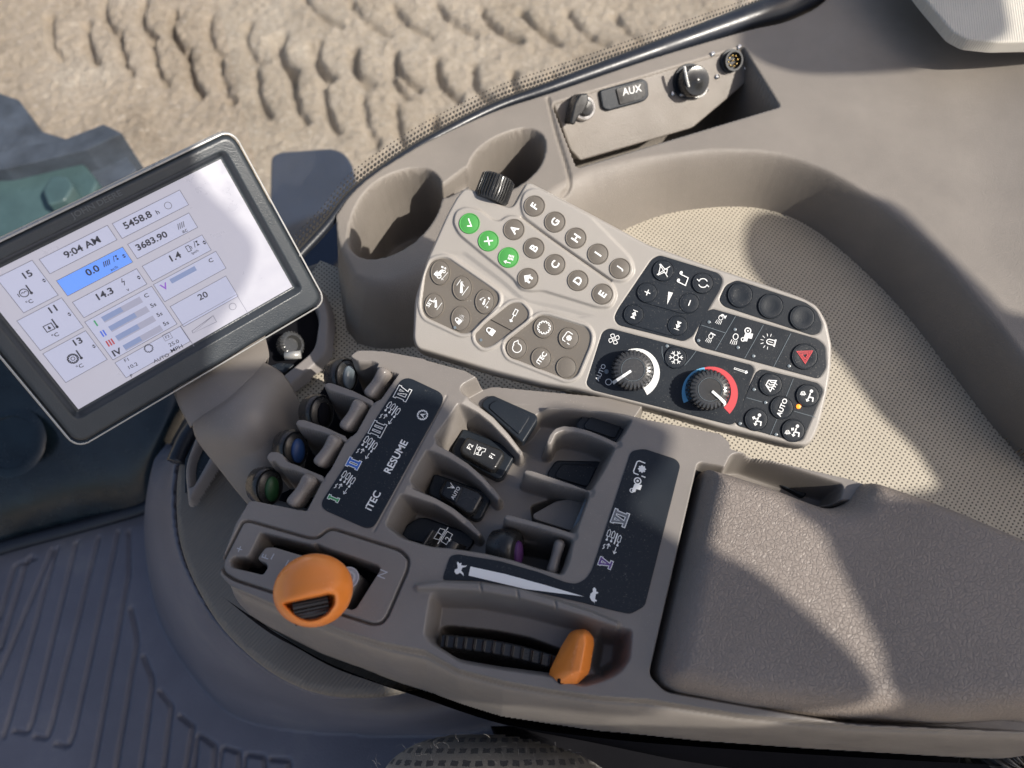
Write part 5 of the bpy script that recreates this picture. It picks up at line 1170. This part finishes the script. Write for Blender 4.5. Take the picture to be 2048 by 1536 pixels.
    tx('20', 944, 818, 13, off=.01)
    for t_, x, y, z_ in (('ac/h', 531, 690, 6), ('v', 596, 791, 5), ('ac', 860, 517, 5.5), ('lgal/h', 908, 615, 6), ('F1', 588, 1117, 7), ('10.2', 619, 1143, 8), ('F', 612, 1190, 7), ('AUTO', 750, 1108, 7.5), ('25.0', 809, 1038, 8), ('MPH', 822, 1063, 8), ('F2', 779, 1008, 6)): tx(t_, x, y, z_, off=.0)
    # gauge bars
    for i, (x, y, fr_) in enumerate(((470, 918, .5), (503, 962, .68), (535, 1006, .58), (570, 1050, .45))):
        a = DP.uv(*Z(x, y), hs); L = .0262; hh = .0042
        for w_, mt, nm, z_ in ((1, shade_, 'gauge', .00003), (fr_, barc, 'gauge_bar', .0001)):
            mk(nm, [DP.w(a[0], a[1], hs+z_+.00004), DP.w(a[0]+L*w_, a[1], hs+z_+.00004), DP.w(a[0]+L*w_, a[1]-hh*(1 if w_ == 1 else .8), hs+z_+.00004), DP.w(a[0], a[1]-hh*(1 if w_ == 1 else .8), hs+z_+.00004)], [(0, 1, 2, 3)], mt, scr, False)
    a = DP.uv(*Z(788, 742), hs); mk('gauge_bar', [DP.w(a[0], a[1], hs+.0001), DP.w(a[0]+.018, a[1], hs+.0001), DP.w(a[0]+.018, a[1]-.0032, hs+.0001), DP.w(a[0], a[1]-.0032, hs+.0001)], [(0, 1, 2, 3)], barc, scr, False)
    def ii(items, x, y, k=1.0, mat=ink, nm='icon', da=0): p = Z(x, y); return ic(items, p[0], p[1], AN+da, DP, hs+.0001, mat, scr, nm, k)
    therm = [('s', [(9, -4), (9, 10)], 2.2), ('p', circ(9, -5, 2.4, 8))]
    ii([('c', circ(0, 0, 6.5, 14), 1.4), ('s', [(-9, 3), (-9, -3)], 1.4), ('s', [(-4, 0), (-2, 2), (0, 0), (2, 2), (4, 0)], 1)]+therm, 112, 805, 1.35)
    ii([('c', [(-8, -6), (5, -6), (5, 5), (-8, 5)], 1.4), ('p', [(-4, -2), (-1.5, 3), (1, -2), (-1.5, -4)])]+therm, 232, 963, 1.35)
    ii([('c', [(p[0]*.75-2, p[1]*.75) for p in gear], 1.8), ('c', circ(-2, 0, 3, 10), 1.1)]+therm, 345, 1108, 1.35)
    ii([('c', [(p[0]*.85, p[1]*.85) for p in gear], 1.3)], 692, 1063)
    hat = [('s', [(-8+i*4, -5), (-4+i*4, 6)], 1.8) for i in range(4)]
    ii(hat, 497, 667); ii([('p', [(-3, 5), (3, 5), (0, 0), (3, -5), (-3, -5), (0, 0)]), ('s', [(-9, -6), (-4, 6)], 1.2)], 543, 640); ii(hat, 843, 492, mat=line)
    ii([('s', [(2, 8), (-2, 1), (3, 1), (-1, -7)], 1.5)], 573, 755); ii([('c', [(-4, -6), (3, -6), (3, 6), (-4, 6)], 1.3), ('s', [(3, 2), (6, 2), (6, -4)], 1.1)], 878, 598); ii([('p', [(-3, 5), (3, 5), (0, 0), (3, -5), (-3, -5), (0, 0)]), ('s', [(-8, -6), (-4, 6)], 1.2)], 918, 573)
    for x, y in ((205, 747), (323, 904), (437, 1053), (577, 633), (646, 733), (951, 570)): ii([('p', [(-4, 1), (4, 1), (0, 5)]), ('p', [(-4, -1), (4, -1), (0, -5)])], x, y, .9)
    ii([('c', circ(0, 0, 7, 14), 1.2)], 782, 398, mat=line); ii([('c', circ(0, 0, 7, 14), 1.2)], 1083, 868, mat=line)
    ii([('c', [(-26, -8), (26, -8), (26, 7)], 1.0), ('s', [(-26, -8), (-26, -3), (26, 7)], 1)], 945, 950, mat=line)
    ii([('c', [(-8, -7), (8, -7), (8, 7), (-8, 7)], .9)], 779, 1008, mat=line)
    T('JOHN DEERE', 194, 410, 16, AN, DP, .0017, M['emboss_sheen'], dsp, 'lettering', .02, 1.15)
    return dsp
dsp = build_display()
def shade_display(px):
    Q = []
    for x, y in px:
        p = DP.hit(x, y); t = (.85-p[2])/SDIR[2]; q = p+SDIR*t; Q.append((q[0], q[1]))
    o = extr('shade_slab_display', smoothpoly(Q, True, 4), ZP(.85), 0, .015, M['slab'], uv=True); o['kind'] = 'structure'  # unseen slab added to keep sun off the left of the screen
shade_display([(-350, 600), (0, 380), (330, 240), (370, 330), (440, 400), (490, 470), (470, 550), (410, 640), (390, 720), (430, 780), (380, 960), (100, 1000), (-350, 1000)])
# stalk of the monitor
def stalk():
    rows = [[(340, 740, -.045), (430, 690, -.050), (525, 640, -.060)],
            [(376, 822, -.040), (455, 765, -.038), (524, 700, -.055)],
            [(410, 852, -.042), (482, 815, -.030), (531, 745, -.050)],
            [(424, 868, -.040), (494, 836, -.024), (548, 772, -.044)],
            [(455, 912, -.052), (520, 882, -.040), (575, 820, -.055)],
            [(486, 955, -.062), (548, 925, -.052), (596, 860, -.066)],
            [(520, 1000, -.075), (580, 965, -.066), (630, 905, -.078)]]
    o = loft('stalk', rows, M['console'], dsp, 30, 8, .014); return o
stalk()

# ------------------------------------------------------------------ seat edge, hose, dark seat base
def build_seat():
    se = thing('seat_cushion', G(960, 1500, -.3), 'fuzzy beige seat cushion with rows of small dark dashes at the bottom edge', 'seat')
    m, nt, b = new_mat('seat_fabric'); b.inputs['Roughness'].default_value = .95; b.inputs['Sheen Weight'].default_value = .35
    co = coords(nt); mp = nt.nodes.new('ShaderNodeMapping'); mp.inputs['Scale'].default_value = (1/.0085, 1/.0075, 1); nt.links.new(co, mp.inputs['Vector'])
    nz = nt.nodes.new('ShaderNodeTexNoise'); nz.inputs['Scale'].default_value = 220; nt.links.new(co, nz.inputs['Vector'])
    va = nt.nodes.new('ShaderNodeVectorMath'); va.operation = 'MULTIPLY_ADD'; nt.links.new(nz.outputs['Color'], va.inputs[0]); va.inputs[1].default_value = (.35, .35, 0); nt.links.new(mp.outputs[0], va.inputs[2])
    sx = nt.nodes.new('ShaderNodeSeparateXYZ'); nt.links.new(va.outputs[0], sx.inputs[0])
    row = math_(nt, 'MULTIPLY', math_(nt, 'FLOOR', sx.outputs[1]), .5)
    fx = math_(nt, 'ABSOLUTE', math_(nt, 'SUBTRACT', math_(nt, 'FRACT', math_(nt, 'ADD', sx.outputs[0], row)), .5)); fy = math_(nt, 'ABSOLUTE', math_(nt, 'SUBTRACT', math_(nt, 'FRACT', sx.outputs[1]), .5))
    msk = math_(nt, 'MULTIPLY', math_(nt, 'LESS_THAN', fx, .30), math_(nt, 'LESS_THAN', fy, .22))
    mx = nt.nodes.new('ShaderNodeMixRGB'); nt.links.new(msk, mx.inputs[0])
    nt.links.new(ramp(nt, noise(nt, 700, 4, .7), [(.3, (.30, .265, .21)), (.7, (.58, .53, .45))]), mx.inputs[1]); mx.inputs[2].default_value = (.022, .018, .02, 1)
    nt.links.new(mx.outputs[0], b.inputs['Base Color']); nt.links.new(bumpnode(nt, noise(nt, 900, 4, .7), .0009), b.inputs['Normal'])
    ZS = -.13; f = Field(Z0, -.22, .16, -.40, .05, .0018, -.3)
    Q = rnd(X([(690, 1900), (680, 1640), (712, 1560), (738, 1516), (792, 1482), (860, 1466), (940, 1462), (1020, 1468), (1110, 1486), (1220, 1524), (1320, 1600), (1350, 1900)], ZS), .02)
    f.blend(Q, ZS+.020, .035, prof=lambda t: np.sqrt(np.clip(1-(1-t)**2, 0, 1)))
    f.build('cushion', m, se, sd(Q, f.U, f.V) < .001)
    # stray fibres
    rs = random.Random(3); V = []; Fc = []
    m2 = flatmat('fibre', (.5, .46, .40), .8)
    for i in range(70):
        x = rs.uniform(735, 1180); y = 1474+((x-950)/260)**2*40+rs.uniform(0, 55) 
        p = G(x, y, ZS+.012); a = rs.uniform(0, 6.28); l = rs.uniform(.002, .006); q = p+np.array([math.cos(a)*l, math.sin(a)*l, rs.uniform(.002, .008)]); mid = (p+q)/2+np.array([rs.uniform(-1, 1), rs.uniform(-1, 1), 1])*.0015
        w = np.array([.00004, .00004, 0]); n0 = len(V)
        for k_ in (p, mid, q): V += [k_-w, k_+w]
        Fc += [(n0, n0+1, n0+3, n0+2), (n0+2, n0+3, n0+5, n0+4)]
    o = mk('fuzz', V, Fc, m2, se, False); o['kind'] = 'stuff'
build_seat()
ho = thing('corrugated_hose', G(2020, 1500, -.13), 'black corrugated hose at the bottom right corner under the armrest', 'hose')
hp = smoothpoly([G(1960, 1590, -.16), G(1985, 1520, -.13), G(2020, 1482, -.12), G(2080, 1450, -.12), G(2180, 1420, -.14)], False, 30)
tube('hose', hp, [.016+.0022*math.sin(i*1.25) for i in range(len(hp))], M['knobblk'], ho, 24)
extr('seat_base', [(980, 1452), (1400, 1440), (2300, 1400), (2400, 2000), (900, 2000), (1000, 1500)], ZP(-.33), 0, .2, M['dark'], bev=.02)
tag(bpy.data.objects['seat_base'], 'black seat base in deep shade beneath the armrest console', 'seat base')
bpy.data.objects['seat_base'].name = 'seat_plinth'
# woven panel at the top right
wp = extr('pillar_panel', rnd([(1790, -80), (1852, 0), (1905, 62), (1935, 78), (1990, 84), (2200, 80), (2200, -200), (1790, -200)], 8), ZP(-.046), 0, .012, M['fabric'], bev=.002, seg=3)
tag(wp, 'light ribbed fabric panel in the top right corner above the side trim', 'fabric panel')
